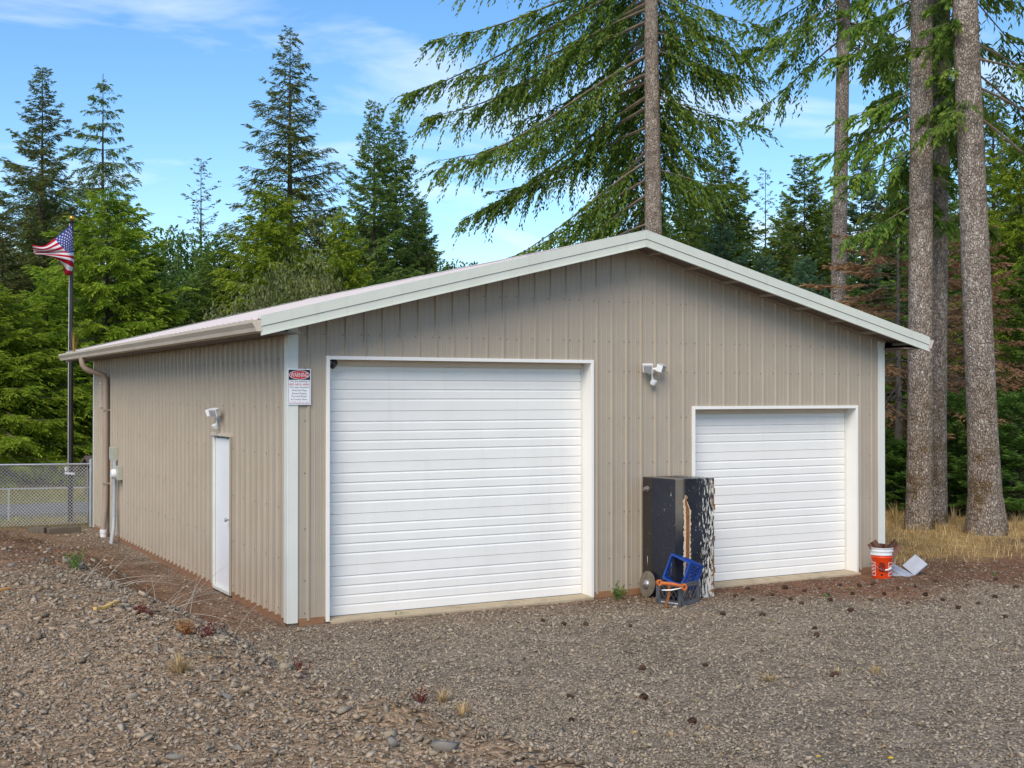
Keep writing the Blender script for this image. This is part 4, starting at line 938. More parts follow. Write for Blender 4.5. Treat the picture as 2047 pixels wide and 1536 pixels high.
# little shed far behind the fence, only its roof corner shows past the garage
shp = at_depth(186, 930, 31); shed = empty('shed', (shp.x, shp.y, 0)); tag(shed, 'small brown roofed shed beyond the road showing past the garage corner', 'shed')
mb = MB(); mb.box((-.0, -1.2, -.1), (3, 1.2, .72)); mb.build('wall', M['timber'], shed)
mb = MB()
for s_ in (-1, 1): mb.sweep([(0, 1.08), (s_*1.4, .67), (s_*1.4, .60), (0, 1.01)], lambda q: (-.2, q[0], q[1]), lambda q: (3.2, q[0], q[1]))
mb.build('roof', plain('brown shingle', (.10, .07, .055), .9, var=.3), shed)
# pipe gate glimpsed past the right corner
gp = at_depth(1765, 1052, 29); gt = empty('pipe_gate', (gp.x, gp.y, 0), -YAW); tag(gt, 'pale pipe gate low behind the dry grass past the garage', 'gate')
for z in (.12, .62):
    mb = MB(); mb.tube([(-.2, 0, z), (1.9, 0, z)], .022, 8); mb.build('rail', M['galv'], gt, smooth=True)
for a, b in (((0, .12), (.5, .62)), ((.5, .12), (0, .62)), ((.95, .1), (.95, .64)), ((1.4, .12), (1.9, .62))):
    mb = MB(); mb.tube([(a[0], 0, a[1]), (b[0], 0, b[1])], .014, 6); mb.build('brace', M['galv'], gt)
mb = MB(); mb.tube([(1.9, 0, -.1), (1.9, 0, .8)], .04, 8); mb.tube([(-.2, 0, -.1), (-.2, 0, .8)], .04, 8); mb.build('posts', M['galv'], gt)

# ------------------------------------------------------------------ the tank, crates, bucket and tiles in front of the wall
def tank_mat():
    t = NT('scraped black tank paint'); pos = t.sep(); x, y, z = pos
    n_ = t.noise(3, 5, .6); base = t.ramp(n_, [(.3, (.006, .007, .012)), (.7, (.018, .020, .034))])
    lf_ = t.maprange(y, .34, .42); base = t.mix(lf_, base, (.030, .024, .020))                     # rear strip coloured brown black for being turned away from sky reflections
    # scraped white primer, streaky, thicker towards the far edge and foot of the front face
    st = t.noise(1.0, 6, .75, t.mapped((38, 38, 9))); gr = t.maprange(x, .16, .62, 0, .165); ft = t.maprange(z, .6, 0, 0, .07)
    th = t.math('ADD', t.math('ADD', st, gr), t.math('MULTIPLY', ft, t.maprange(x, .1, .4)))
    base = t.mix(t.maprange(th, .655, .685), base, (.66, .62, .55))
    dsh = t.noise(1.0, 3, .6, t.mapped((30, 30, 2.2))); base = t.mix(t.maprange(dsh, .70, .72), base, (.6, .6, .6))
    ru = t.maprange(t.math('ADD', t.noise(6, 5, .65), t.maprange(x, .52, .62, 0, .22)), .66, .74); base = t.mix(ru, base, (.20, .09, .03))
    # dusty tan patch beside the front edge
    tp = t.math('MULTIPLY', t.math('MULTIPLY', t.maprange(x, .17, .10), t.maprange(x, -.0, .02)), t.maprange(t.math('ADD', z, t.math('MULTIPLY', n_, .3)), .85, 1.35))
    base = t.mix(t.math('MULTIPLY', tp, .8), base, (.20, .17, .13))
    t.bump(t.math('ADD', t.noise(14, 4), th), .006, .5)
    return t.set(base, t.maprange(n_, .3, .7, .22, .42), spec=.5)
tk = empty('fuel_tank', (4.675+FW.x*.27, -.975+FW.y*.27, gz(4.9, -.7)-.01)); tk.scale = (1.02, 1.0, 1.015); tag(tk, 'tall scraped black metal tank standing on end between the two overhead doors', 'tank')
foot = [(-.075, .60), (-.085, .36), (.0, .0), (.615, .0), (.615, .60)]; TH = 1.525
mb = MB(); n = len(foot); mb.faces([(a, b, 0) for a, b in foot]+[(a, b, TH) for a, b in foot], [tuple(reversed(range(n))), tuple(range(n, 2*n))]+[(i, (i+1) % n, n+(i+1) % n, n+i) for i in range(n)])
mb.build('body', tank_mat(), tk, bevel=.012)
M['rust'] = plain('rust', (.24, .085, .025), .85, var=.35, scale=18, bump=.003); M['cream'] = plain('flaking cream primer', (.60, .50, .36), .8, var=.2, scale=40)
mb = MB(); yq = -.003
prof_l = [(.165, 1.30), (.155, 1.24), (.185, 1.15), (.19, 1.0), (.185, .6), (.19, .2), (.19, .05)]
rj = random.Random(9)
def strip(w, y, x_off=0, jit=0.0):
    m_ = MB(); zs_ = np.linspace(1.32, .04, 60); prev = None
    for z in zs_:
        xc = np.interp(-z, [-q[1] for q in prof_l], [q[0] for q in prof_l])+x_off; ww = w*min(1, (1.34-z)/.2)
        cur = ((xc-ww/2-rj.random()*jit, y, z), (xc+ww/2+rj.random()*jit, y, z))
        if prev: m_.poly([prev[0], prev[1], cur[1], cur[0]]); m_.poly([prev[0], cur[0], (cur[0][0], 0.001, cur[0][2]), (prev[0][0], 0.001, prev[0][2])]); m_.poly([prev[1], cur[1], (cur[1][0], 0.001, cur[1][2]), (prev[1][0], 0.001, prev[1][2])])
        prev = cur
    return m_
strip(.085, -.0025, 0, .022).build('flaked_seam', M['cream'], tk); strip(.042, -.012, .004, .004).build('rusty_seam', M['rust'], tk)
for z in (1.12, .72, .32, 1.32):
    mb = MB(); mb.box((.612, .01, z), (.632, .05, z+.07)); mb.build('hinge_tab', M['rust'], tk)
Mx = Matrix.Translation((-.082, .47, 1.38)) @ Matrix.Rotation(-math.pi/2, 4, 'Y')
mb = MB(); mb.lathe([(0.0, .0), (.036, .0), (.036, .02), (.024, .02), (.024, .06), (.012, .06), (.012, .02)], 14, 0, Mx); mb.build('filler_port', plain('dull fitting', (.30, .25, .22), .5, .5), tk, smooth=True)
disc = empty('steel_disc', (4.655, -.62, .165), 0, (0, R(-83), 0)); tag(disc, 'worn brown disc with steel hub leaning against the black tank', 'disc')
disc.location = (4.675, -.33, gz(4.67, -.33)+.165)
mb = MB(); mb.lathe([(0, 0), (.165, 0), (.165, .012), (.0, .014)], 32); mb.build('plate', plain('worn brown disc', (.17, .145, .11), .7, .1, .3, 10), disc, smooth=True)
mb = MB(); mb.lathe([(.055, .013), (.055, .03), (.04, .045), (.018, .05), (.016, .07), (0, .072)], 18); mb.build('hub', M['steel'], disc, smooth=True)

def crate(name, loc, rot, mat, label, slat=True):
    t_ = empty(name, loc, 0, rot); tag(t_, label, 'crate'); w = .33; hh = .275; b = .013
    for k in range(4):
        Mx = Matrix.Rotation(k*math.pi/2, 4, 'Z'); m_ = MB(); y = -w/2
        m_.box((-w/2+.001, y, 0), (w/2-.03, y+b, .055), 0, Mx); m_.box((-w/2+.001, y, hh-.045), (w/2-.03, y+b, hh), 0, Mx)
        m_.box((w/2-.03, y-.004, 0), (w/2, y+.03, hh+.002), 0, Mx); m_.box((-w/2+.0305, y+.001, .055), (-w/2+.045, y+b, hh-.045), 0, Mx)
        m_.box((-w/2, y-.004, hh-.012), (w/2-.031, y+b+.004, hh+.004), 0, Mx)
        x0, x1, z0, z1 = -w/2+.04, w/2-.028, .05, hh-.04
        for s_ in (1, -1):
            for q in np.arange(-.2, .34, .062):
                a = (x0+q, z0); e_ = (x0+q+(z1-z0)*.62, z1)
                if s_ < 0: a = (x1-q, z0); e_ = (x1-q-(z1-z0)*.62, z1)
                # clip to the panel
                (ax, az), (ex, ez) = a, e_; ts = [0, 1]; dxx = ex-ax
                lo, hi = 0.0, 1.0
                for bound, sg in ((x0, 1), (x1, -1)):
                    t0 = (bound-ax)/dxx
                    if dxx*sg > 0: lo = max(lo, t0)
                    else: hi = min(hi, t0)
                if hi-lo < .08: continue
                p0 = Vector((ax+dxx*lo, y+.006+.0025*s_, az+(ez-az)*lo)); p1 = Vector((ax+dxx*hi, y+.006+.0025*s_, az+(ez-az)*hi))
                c0 = len(m_.v); m_.bar(p0, p1, .0045, .0075, 0, (0, 1, 0))
                for i in range(c0, len(m_.v)): m_.v[i] = tuple(Mx @ Vector(m_.v[i]))
        m_.build('side', mat, t_)
    m_ = MB()
    for q in np.linspace(-w/2+.02, w/2-.02, 9): m_.box((q-.005, -w/2+.014, .004), (q+.005, w/2-.014, .012)); m_.box((-w/2+.014, q-.005, .0125), (w/2-.014, q+.005, .02))
    m_.build('base', mat, t_); return t_
M['crate_grey'] = plain('faded grey crate plastic', (.095, .095, .105), .5, var=.2, scale=12); M['crate_blue'] = plain('blue crate plastic', (.012, .06, .30), .4, var=.2, scale=9)
gp_ = on_z(1355, 1206, gz(4.5, -1.2)); cg = crate('milk_crate', (gp_.x, gp_.y, gz(gp_.x, gp_.y)+.002), (0, 0, R(16)), M['crate_grey'], 'grey lattice milk crate on the ground against the black tank'); cg.scale = (1.15, 1.15, 1.0)
m_ = MB(); rq = random.Random(2); xq = -.13
while xq < .10:
    wq = rq.uniform(.006, .016); m_.box((-.1705, xq, .022), (-.1655, xq+wq, .034)); xq += wq+rq.choice((.004, .004, .012))
m_.build('worn_print', M['sign_white'], cg)
nz_ = (-FW*.66-RT*.72+UP*.22).normalized(); xx_ = UP.cross(nz_).normalized(); mrot = Matrix.Rotation(R(-15), 3, nz_); xx_ = mrot @ xx_; yy_ = nz_.cross(xx_)
cb_ = at_depth(1352, 1141, (gp_-CAM).dot(FW)-.06)-nz_*.275
crate('milk_crate', cb_, Matrix((xx_, yy_, nz_)).transposed().to_euler(), M['crate_blue'], 'blue milk crate tipped over inside the grey crate')
M['orange'] = plain('rusty orange paint', (.50, .13, .025), .6, var=.4, scale=14, bump=.002)
hp_ = at_depth(1322, 1205, (gp_-CAM).dot(FW)-.33); ht = empty('trailer_jack', (hp_.x, hp_.y, gz(hp_.x, hp_.y)), -YAW); ht.scale = (.72, .72, .82); tag(ht, 'rusty orange trailer jack tool hanging over the edge of the grey crate', 'tool')
gxz = lambda x, y, z: Vector((x, y, z))
mb = MB(); mb.tube([gxz(-.02, .0, .36), gxz(.19, -.02, .345), gxz(.36, -.04, .315)], [.026, .03, .022], 12); mb.build('arm', M['orange'], ht, smooth=True)
for c, s_ in ((gxz(-.04, .0, .365), .048), (gxz(.375, -.045, .305), .052)):
    mb = MB(); Mx = Matrix.Translation(c) @ Matrix.Rotation(R(80), 4, 'X') @ Matrix.Rotation(R(20), 4, 'Y'); mb.lathe([(s_*.5, -.03), (s_, -.03), (s_, .03), (s_*.5, .03), (s_*.5, -.03)], 16, 0, Mx); mb.build('eye', M['orange'], ht, smooth=True)
mb = MB(); mb.tube([gxz(.13, -.04, .34), gxz(.125, -.055, .2), gxz(.06, -.075, .0)], [.03, .028, .022], 10); mb.build('shank', M['rust'], ht, smooth=True)
mb = MB(); mb.tube([gxz(.0, -.07, .265), gxz(.15, -.085, .265), gxz(.36, -.07, .30)], [.008, .013, .008], 8); mb.build('pin', M['galv'], ht, smooth=True)

bk = empty('bucket', tuple(on_z(1763, 1155, gz(8.5, -.55)))); tag(bk, 'orange plastic bucket with white rim full of rusty scrap by the garage corner', 'bucket')
M['bucket'] = plain('orange bucket plastic', (.68, .055, .008), .35, var=.08); M['bucket_white'] = plain('white bucket plastic', (.66, .68, .70), .35, var=.06)
mb = MB(); mb.lathe([(0, .006), (.126, .0), (.129, .01), (.143, .255), (.148, .262), (.148, .275), (.143, .282), (.145, .30), (.139, .30), (.124, .015), (0, .012)], 32); mb.build('body', M['bucket'], bk, smooth=True)
mb = MB(); mb.lathe([(.140, .295), (.151, .295), (.151, .305), (.145, .31), (.146, .335), (.153, .34), (.153, .352), (.147, .358), (.148, .372), (.153, .378), (.153, .388), (.140, .388), (.138, .30)], 32); mb.build('rim', M['bucket_white'], bk, smooth=True)
def on_bucket(th, z, o_=.0015):
    r_ = np.interp(z, [.01, .255], [.129, .143])+o_; return Vector((r_*math.cos(th), r_*math.sin(th), z))
bk.scale = (1.07, 1.07, 1.12); vb = math.atan2(CAM.y-bk.location.y, CAM.x-bk.location.x)
def patch(m_, th0, th1, z0, z1):
    k = 5
    for i in range(k):
        a = th0+(th1-th0)*i/k; b = th0+(th1-th0)*(i+1)/k; m_.poly([on_bucket(a, z0), on_bucket(b, z0), on_bucket(b, z1), on_bucket(a, z1)])
mb = MB(); rq = random.Random(4)
for z0 in np.arange(.085, .20, .016):
    w_ = .30 if .1 < z0 < .17 else .22
    a = -w_
    while a < w_:
        q = rq.uniform(.05, .16); patch(mb, vb+a, vb+min(a+q, w_), z0, z0+rq.uniform(.008, .015)); a += q+rq.uniform(.0, .06)
patch(mb, vb-.12, vb+.12, .042, .062); mb.build('black_print', M['sign_black'], bk)
mb = MB()
for c in (-.95, .95):
    for (a, b, z0, z1) in ((-.32, .32, .20, .206), (-.32, .32, .035, .041), (-.32, -.285, .041, .2), (.285, .32, .041, .2)): patch(mb, vb+c+a, vb+c+b, z0, z1)
    for k in range(4):
        for z0 in (.06, .10, .14): patch(mb, vb+c-.2+k*.11, vb+c-.2+k*.11+.06, z0+.006*k, z0+.006*k+.022)
o = mb.build('white_print', M['sign_white'], bk); o['kind'] = 'stuff'
mb = MB(); pts = []
for a in np.linspace(-1.5, 1.5, 17):
    z = .285-.17*math.cos(a*1.02)-(.0 if a < 0 else .0); p = on_bucket(vb+a+.25, max(z, .05), .014+.012*math.cos(a)); pts.append(p)
mb.tube(pts, .0025, 5); hd = mb.build('handle', M['galv'], bk); mb = MB(); mb.tube(pts[8:12], .010, 8); mb.build('grip', M['white_plastic'], hd)
M['rusty_sheet'] = plain('rusty sheet', (.13, .062, .04), .8, .1, .4, 14, .003)
def curved_sheet(name, parent, Mx, w, l, bend):
    m_ = MB(); k = 8
    for i in range(k):
        a = -bend/2+bend*i/k; b = a+bend/k; r_ = w/bend
        P = lambda q, y, o_: Mx @ Vector(((r_+o_)*math.sin(q), y, (r_+o_)*(1-math.cos(q))))
        m_.faces([P(a, 0, 0), P(b, 0, 0), P(b, l, 0), P(a, l, 0), P(a, 0, .004), P(b, 0, .004), P(b, l, .004), P(a, l, .004)], [(0, 1, 2, 3), (7, 6, 5, 4), (0, 4, 5, 1), (3, 2, 6, 7), (0, 3, 7, 4), (1, 5, 6, 2)])
    return m_.build(name, M['rusty_sheet'], parent)
scr = empty('rusty_scrap', bk.location+Vector((0, 0, .3))); tag(scr, 'curled rusty metal sheets sticking out of the orange bucket', 'scrap metal')
scr.location = bk.location+Vector((0, 0, .40)); RZ = Matrix.Rotation(-YAW, 4, 'Z')
curved_sheet('sheet', scr, RZ @ Matrix.Translation((-.07, -.03, -.02)) @ Matrix.Rotation(R(-32), 4, 'Y') @ Matrix.Rotation(R(75), 4, 'X'), .15, .15, .7)
curved_sheet('sheet', scr, RZ @ Matrix.Translation((.07, -.10, -.02)) @ Matrix.Rotation(R(52), 4, 'Y') @ Matrix.Rotation(R(70), 4, 'X'), .20, .19, 1.9)
curved_sheet('sheet', scr, RZ @ Matrix.Translation((.02, .03, -.02)) @ Matrix.Rotation(R(10), 4, 'Y') @ Matrix.Rotation(R(95), 4, 'X'), .16, .10, 1.2)
M['tile'] = plain('pale blue grey plastic', (.34, .36, .42), .5, var=.12, scale=6)
def tile(loc, rot, label, sx=.30, sy=.24):
    t_ = empty('plastic_tile', loc, 0, rot); tag(t_, label, 'tile'); m_ = MB(); m_.box((-sx/2, -sy/2, 0), (sx/2, sy/2, .016)); m_.build('sheet', M['tile'], t_, bevel=.004)
    m_ = MB()
    for a, b in (((-sx/2, -sy/2), (sx/2, -sy/2+.012)), ((-sx/2, sy/2-.012), (sx/2, sy/2)), ((-sx/2, -sy/2+.0125), (-sx/2+.012, sy/2-.0125)), ((sx/2-.012, -sy/2+.0125), (sx/2, sy/2-.0125))): m_.box((a[0], a[1], -.025), (b[0], b[1], -.0005))
    m_.build('rim', M['tile'], t_)
tp_ = on_z(1806, 1150, 0); tz = gz(tp_.x, tp_.y)
tile((tp_.x-.04, tp_.y+.02, tz+.045), (R(8), R(26), R(-62)), 'grey plastic tile lying nearly flat beside the orange bucket', .34, .22)
tp2 = on_z(1822, 1148, 0); tile((tp2.x+.05, tp2.y-.02, tz+.125), (R(40), R(-38), R(-20)), 'grey plastic tile propped up at an angle beside the orange bucket', .26, .24)
tile((tp_.x-.16, tp_.y+.06, tz+.03), (R(14), R(12), R(-50)), 'grey plastic tile half hidden behind the orange bucket', .28, .2)

# ------------------------------------------------------------------ gravel, rocks, cones, grass, weeds
def rock_template(rs, flat=.5):
    p = rs.normal(size=(7, 3)); p /= np.linalg.norm(p, axis=1)[:, None]; p *= (.85+.35*rs.rand(7))[:, None]; p[:, 2] *= flat; p[:, 1] *= .85
    bm = bmesh.new()
    for q in p: bm.verts.new(q)
    bmesh.ops.convex_hull(bm, input=bm.verts); bmesh.ops.triangulate(bm, faces=bm.faces); bm.verts.ensure_lookup_table()
    loose = [v for v in bm.verts if not v.link_faces]; bmesh.ops.delete(bm, geom=loose, context='VERTS'); bm.verts.index_update()
    V = np.array([v.co[:] for v in bm.verts]); F = np.array([[v.index for v in f.verts] for f in bm.faces]); bm.free(); return V, F
rs = np.random.RandomState(77); TPL = [rock_template(rs, f_) for f_ in (.38, .5, .55, .42, .6, .4, .52, .45)]
def scatter_rocks(name, X, Y, Sz, Cc, mat, sink=.22, tilt=.38):
    Z = ground_z(X, Y); which = rs.randint(0, len(TPL), len(X)); VV = []; FF = []; CC = []; off = 0
    for k, (tv, tf) in enumerate(TPL):
        m = which == k; n = m.sum()
        if not n: continue
        az = rs.rand(n)*6.283; ca, sa = np.cos(az), np.sin(az); tl = rs.normal(size=(n, 2))*tilt
        v = tv[None]*Sz[m][:, None, None]; x = v[..., 0]*ca[:, None]-v[..., 1]*sa[:, None]; y = v[..., 0]*sa[:, None]+v[..., 1]*ca[:, None]
        z = v[..., 2]+x*tl[:, :1]+y*tl[:, 1:]
        V = np.stack([x+X[m][:, None], y+Y[m][:, None], z+(Z[m]+Sz[m]*sink)[:, None]], 2)
        VV.append(V.reshape(-1, 3)); FF.append((tf[None]+(np.arange(n)*len(tv))[:, None, None]+off).reshape(-1, 3)); CC.append(np.repeat(Cc[m], len(tf), 0)); off += n*len(tv)
    return np_mesh(name, np.vstack(VV), np.vstack(FF), mat, {'rock_col': np.vstack(CC)})
t = NT('broken basalt'); a = t.noise(60, 3, .7); t.bump(a, .004, .5)
M['rock'] = t.set(t.mix(1.0, t.attr('rock_col'), t.ramp(a, [(.25, (.75, .75, .75)), (.75, (1.2, 1.2, 1.2))]), 'MULTIPLY'), .9, spec=.2)
def in_view(X, Y, margin=.06):
    d = np.stack([X-CAM.x, Y-CAM.y], 1); f2 = np.array([math.sin(YAW), math.cos(YAW)]); r2 = np.array([math.cos(YAW), -math.sin(YAW)]); dep = d@f2; lat = d@r2
    return (dep > 2.5) & (np.abs(lat) < dep*(1024/FPX+margin)+.8)
def keep_out(X, Y): return ((X > -.12) & (X < W+.12) & (Y > -.16) & (Y < L+.1))
# gravel: denser where the drive is, more sizes on the bank
def rock_cols(X, Y, n):
    bank, side, edge, grass, _, _ = region_masks(X, Y); v = np.clip(.94*np.exp(rs.normal(size=n)*.34), .4, 1.22)
    c = np.array([.345, .285, .215])*v[:, None]; warm = np.clip(bank*.8+edge*.5+side*.6, 0, 1)*rs.rand(n)
    c = c*(1-warm[:, None])+np.array([.42, .31, .21])*v[:, None]*warm[:, None]
    tan = rs.rand(n) < .025; c[tan] = np.array([.42, .30, .17])*(.6+.4*rs.rand(tan.sum(), 1)); return c*(1-.25*edge-.12*bank)[:, None], bank, side, edge, grass
def gravel(name, N, box, szf):
    X = box[0]+(box[1]-box[0])*rs.rand(N); Y = box[2]+(box[3]-box[2])*rs.rand(N); k = in_view(X, Y) & ~keep_out(X, Y); X, Y = X[k], Y[k]
    c, bank, side, edge, grass = rock_cols(X, Y, len(X)); pk = (1-.93*edge)*(1-grass)*(1-.75*side)*(1-.15*bank); k = rs.rand(len(X)) < pk; X, Y, c, bank = X[k], Y[k], c[k], bank[k]
    Sz = szf(len(X))
    return X, Y, Sz, c
Xa, Ya, Sa, Ca = gravel('g', 130000, (-5.5, 11.5, -9.5, .6), lambda n: .0145*np.exp(rs.normal(size=n)*.36))
Xb, Yb, Sb, Cb = gravel('g', 60000, (-5.5, 1.6, -10.5, -4.0), lambda n: .0105*np.exp(rs.normal(size=n)*.42))
Xc, Yc, Sc, Cc_ = gravel('g', 16000, (-5.5, .2, -6.0, 11.5), lambda n: .016*np.exp(rs.normal(size=n)*.45))
o = link('gravel', scatter_rocks('gravel', np.r_[Xa, Xb, Xc], np.r_[Ya, Yb, Yc], np.r_[Sa, Sb, Sc], np.vstack([Ca, Cb, Cc_]), M['rock']))
tag(o, 'loose grey brown crushed rock covering the drive and the bank', 'gravel', kind='stuff')
# larger stones one can pick out, along the broken edge of the bank and in the foreground
rock_me = []
for k in range(8):
    tv, tf = TPL[k]; c = np.array([[.24, .215, .185], [.30, .25, .19], [.19, .175, .16], [.33, .265, .185]][k % 4]); rock_me.append(np_mesh('rock', tv, tf, M['rock'], {'rock_col': np.repeat(c[None], len(tf), 0)}))
rr = random.Random(21); cnt = 0
spots = []
for q in ((800, 1425), (835, 1450), (870, 1440), (900, 1448), (930, 1432), (955, 1455), (985, 1462), (1010, 1470), (1035, 1480), (1020, 1488), (1060, 1475), (720, 1478), (785, 1490), (760, 1415), (940, 1490), (975, 1495), (1125, 1465), (1195, 1490), (1100, 1505), (1150, 1515), (890, 1500), (690, 1430), (660, 1400), (1290, 1515), (480, 1500), (560, 1460), (440, 1400), (600, 1410), (350, 1520), (270, 1395), (1230, 1525), (1060, 1520), (860, 1470), (620, 1350), (640, 1375), (700, 1400), (740, 1440)):
    spots.append((q, rr.uniform(.035, .062)))
for k in range(70):
    tq = rr.random(); y_ = -9.0+tq*11; x_ = float(crest_x(y_))+rr.uniform(-.5, .9); spots.append(((x_, y_, 'w'), rr.uniform(.025, .055)))
for q, s_ in spots:
    if len(q) == 3: x_, y_ = q[:2]
    else:
        z_ = .5
        for _ in range(6): p = on_z(q[0], q[1], z_); z_ = gz(p.x, p.y)
        x_, y_ = p.x, p.y
    o = link('rock', rock_me[cnt % 8]); o.location = (x_, y_, gz(x_, y_)+s_*.25); o.scale = (s_*rr.uniform(.9, 1.3), s_*rr.uniform(.8, 1.1), s_*rr.uniform(.9, 1.5)); o.rotation_euler = (rr.uniform(-.3, .3), rr.uniform(-.3, .3), rr.uniform(0, 6.3)); cnt += 1
    tag(o, 'angular fist-sized stone lying loose on the gravel bank', 'rock', 'loose stones along the edge of the bank')
# spruce cones
m_ = MB(); m_.lathe([(0, -.045), (.012, -.04), (.02, -.02), (.022, 0), (.017, .022), (.008, .04), (0, .045)], 8)
for k in range(46):
    z = -.036+.072*k/46; r_ = .022*math.sqrt(max(0, 1-(z/.047)**2))+.001; a = k*2.4; d = Vector((math.cos(a), math.sin(a), 0)); sd = Vector((-math.sin(a), math.cos(a), 0)); c = d*r_+Vector((0, 0, z))
    m_.poly([c-sd*.007, c+d*.009+sd*.006+Vector((0, 0, .009)), c+d*.012+Vector((0, 0, .014)), c+d*.009-sd*.006+Vector((0, 0, .009))]); m_.poly([c+sd*.007, c+d*.012+Vector((0, 0, .014)), c-sd*.007])
cone_me = m_.mesh('cone', plain('dark brown cone scales', (.075, .040, .025), .85, var=.4, scale=60))
cone_px = [(1128, 1254), (1172, 1254), (1260, 1258), (1385, 1445), (1628, 1261), (1632, 1272), (1283, 1343), (1140, 1394), (1142, 1440), (1288, 1400), (1667, 1355), (1410, 1332), (1740, 1202), (2008, 1237), (1704, 1186), (1660, 1207), (1580, 1203), (1608, 1183), (1543, 1194), (1718, 1172), (1495, 1180), (1700, 1225), (1915, 1214), (1850, 1192), (1795, 1180), (1935, 1175), (1872, 1165), (1640, 1178), (1445, 1228), (1525, 1232), (1085, 1243), (1990, 1195), (1955, 1205), (1830, 1178), (1768, 1188), (1570, 1178), (1602, 1212), (1470, 1196), (1505, 1205), (1815, 1205), (1885, 1200), (2030, 1180), (1990, 1160), (1745, 1168), (1680, 1170), (1655, 1190)]
for q in cone_px:
    p = on_z(q[0], q[1], .0); s_ = rr.uniform(.6, 1.0); o = link('spruce_cone', cone_me); o.location = (p.x, p.y, gz(p.x, p.y)+.022*s_); o.rotation_euler = (math.pi/2+rr.uniform(-.2, .2), 0, rr.uniform(0, 6.3)); o.scale = (s_,)*3
    tag(o, 'dark brown spruce cone lying in front of the garage', 'cone', 'fallen spruce cones on the drive')

def blades(P, D, Ln, Wd, bendv, tint, mat, name):
    "tapering grass blades or straws, two segments each"
    n = len(P); sd = np.stack([-D[:, 1], D[:, 0], np.zeros(n)], 1); l = np.linalg.norm(sd, axis=1)[:, None]; ang = rs.rand(n)*6.283; alt = np.stack([np.cos(ang), np.sin(ang), 0*ang], 1); sd = np.where(l > .05, sd/np.maximum(l, 1e-6), alt)
    mid = P+D*(Ln*.5)[:, None]; tip = P+D*(Ln*.95)[:, None]+bendv*Ln[:, None]
    V = np.empty((n, 5, 3)); V[:, 0] = P-sd*(Wd/2)[:, None]; V[:, 1] = P+sd*(Wd/2)[:, None]; V[:, 2] = mid+sd*(Wd*.35)[:, None]; V[:, 3] = mid-sd*(Wd*.35)[:, None]; V[:, 4] = tip
    b = np.arange(n)[:, None]*5; F = np.concatenate([b+np.array([[0, 1, 2]]), b+np.array([[0, 2, 3]]), b+np.array([[3, 2, 4]])], 0)
    return np_mesh(name, V.reshape(-1, 3), F, mat, {'tint': np.tile(tint, 3)})
M['straw'] = foliage_mat('dry straw', (.22, .14, .05), (.46, .33, .14), (.70, .56, .30), .3, .8)
M['litter'] = foliage_mat('fallen needles and straw', (.07, .030, .016), (.17, .080, .040), (.36, .26, .15), .0, .9)
M['f_weed'] = foliage_mat('weed leaves', (.05, .10, .02), (.10, .20, .04), (.20, .32, .08), .35)
M['f_red'] = foliage_mat('red dock leaves', (.06, .010, .012), (.15, .03, .025), (.26, .07, .04), .3)
M['f_rust'] = foliage_mat('rust dry weed', (.16, .06, .025), (.30, .12, .05), (.42, .22, .10), .2)
N = 34000; X = 9.3+16*rs.rand(N)**1.1; Y = -2.2+12*rs.rand(N); b_, s_, e_, g_, _, _ = region_masks(X, Y); k = (rs.rand(N) < g_*1.1) & in_view(X, Y); X, Y = X[k], Y[k]; n = len(X)
D = np.stack([rs.normal(size=n)*.35, rs.normal(size=n)*.35, np.ones(n)], 1); D /= np.linalg.norm(D, axis=1)[:, None]
Ln = .07+.16*rs.rand(n)*(.4+vnoise(X*1.5, Y*1.5)*1.2); tl = rs.rand(n) < .02; Ln[tl] += .25
o = link('dry_grass', blades(np.stack([X, Y, ground_z(X, Y)-.01], 1), D, Ln, .006+.006*rs.rand(n), np.stack([rs.normal(size=n)*.25, rs.normal(size=n)*.25, -.1-.1*rs.rand(n)], 1), np.clip(.5+.2*rs.normal(size=n), 0, 1), M['straw'], 'dry_grass'))
tag(o, 'short golden dry grass under the tall trunks beside the garage', 'grass', kind='stuff')
N = 9000; X = -9+10*rs.rand(N); Y = 12.4+10*rs.rand(N); n = N; k = (np.abs(Y-(16.25-.1*X)) > 1.5) & in_view(X, Y); X, Y = X[k], Y[k]; n = len(X)
D = np.stack([rs.normal(size=n)*.35, rs.normal(size=n)*.35, np.ones(n)], 1); D /= np.linalg.norm(D, axis=1)[:, None]
gmat = foliage_mat('verge grass', (.10, .12, .03), (.20, .20, .055), (.36, .30, .12), .3, .8)
o = link('verge_grass', blades(np.stack([X, Y, ground_z(X, Y)-.01], 1), D, .05+.14*rs.rand(n), .008+.008*rs.rand(n), np.stack([rs.normal(size=n)*.2, rs.normal(size=n)*.2, -.1+0*X], 1), np.clip(.5+.25*rs.normal(size=n), 0, 1), gmat, 'verge_grass'))
tag(o, 'thin yellow green grass on the road verge beyond the fence', 'grass', kind='stuff')
# fallen needles and straws on the earth
N = 30000; X = -5+16*rs.rand(N); Y = -9.5+21*rs.rand(N); b_, s_, e_, g_, _, _ = region_masks(X, Y); k = (rs.rand(N) < np.clip(.30*b_+.9*s_+.8*e_+.05, 0, 1)) & in_view(X, Y) & ~keep_out(X, Y); X, Y = X[k], Y[k]; n = len(X); warm = e_[k]
az = rs.rand(n)*6.283; D = np.stack([np.cos(az), np.sin(az), rs.normal(size=n)*.10], 1)
o = link('needle_litter', blades(np.stack([X, Y, ground_z(X, Y)+.010+.012*rs.rand(n)], 1), D, .03+.09*rs.rand(n)**2, .0025+.004*rs.rand(n), np.stack([rs.normal(size=n)*.15, rs.normal(size=n)*.15, -.04+0*X], 1), np.clip(.62+.3*rs.normal(size=n)-.35*warm, 0, 1), M['litter'], 'needle_litter'))
tag(o, 'fallen brown needles and straw scattered over the earth', 'litter', kind='stuff')

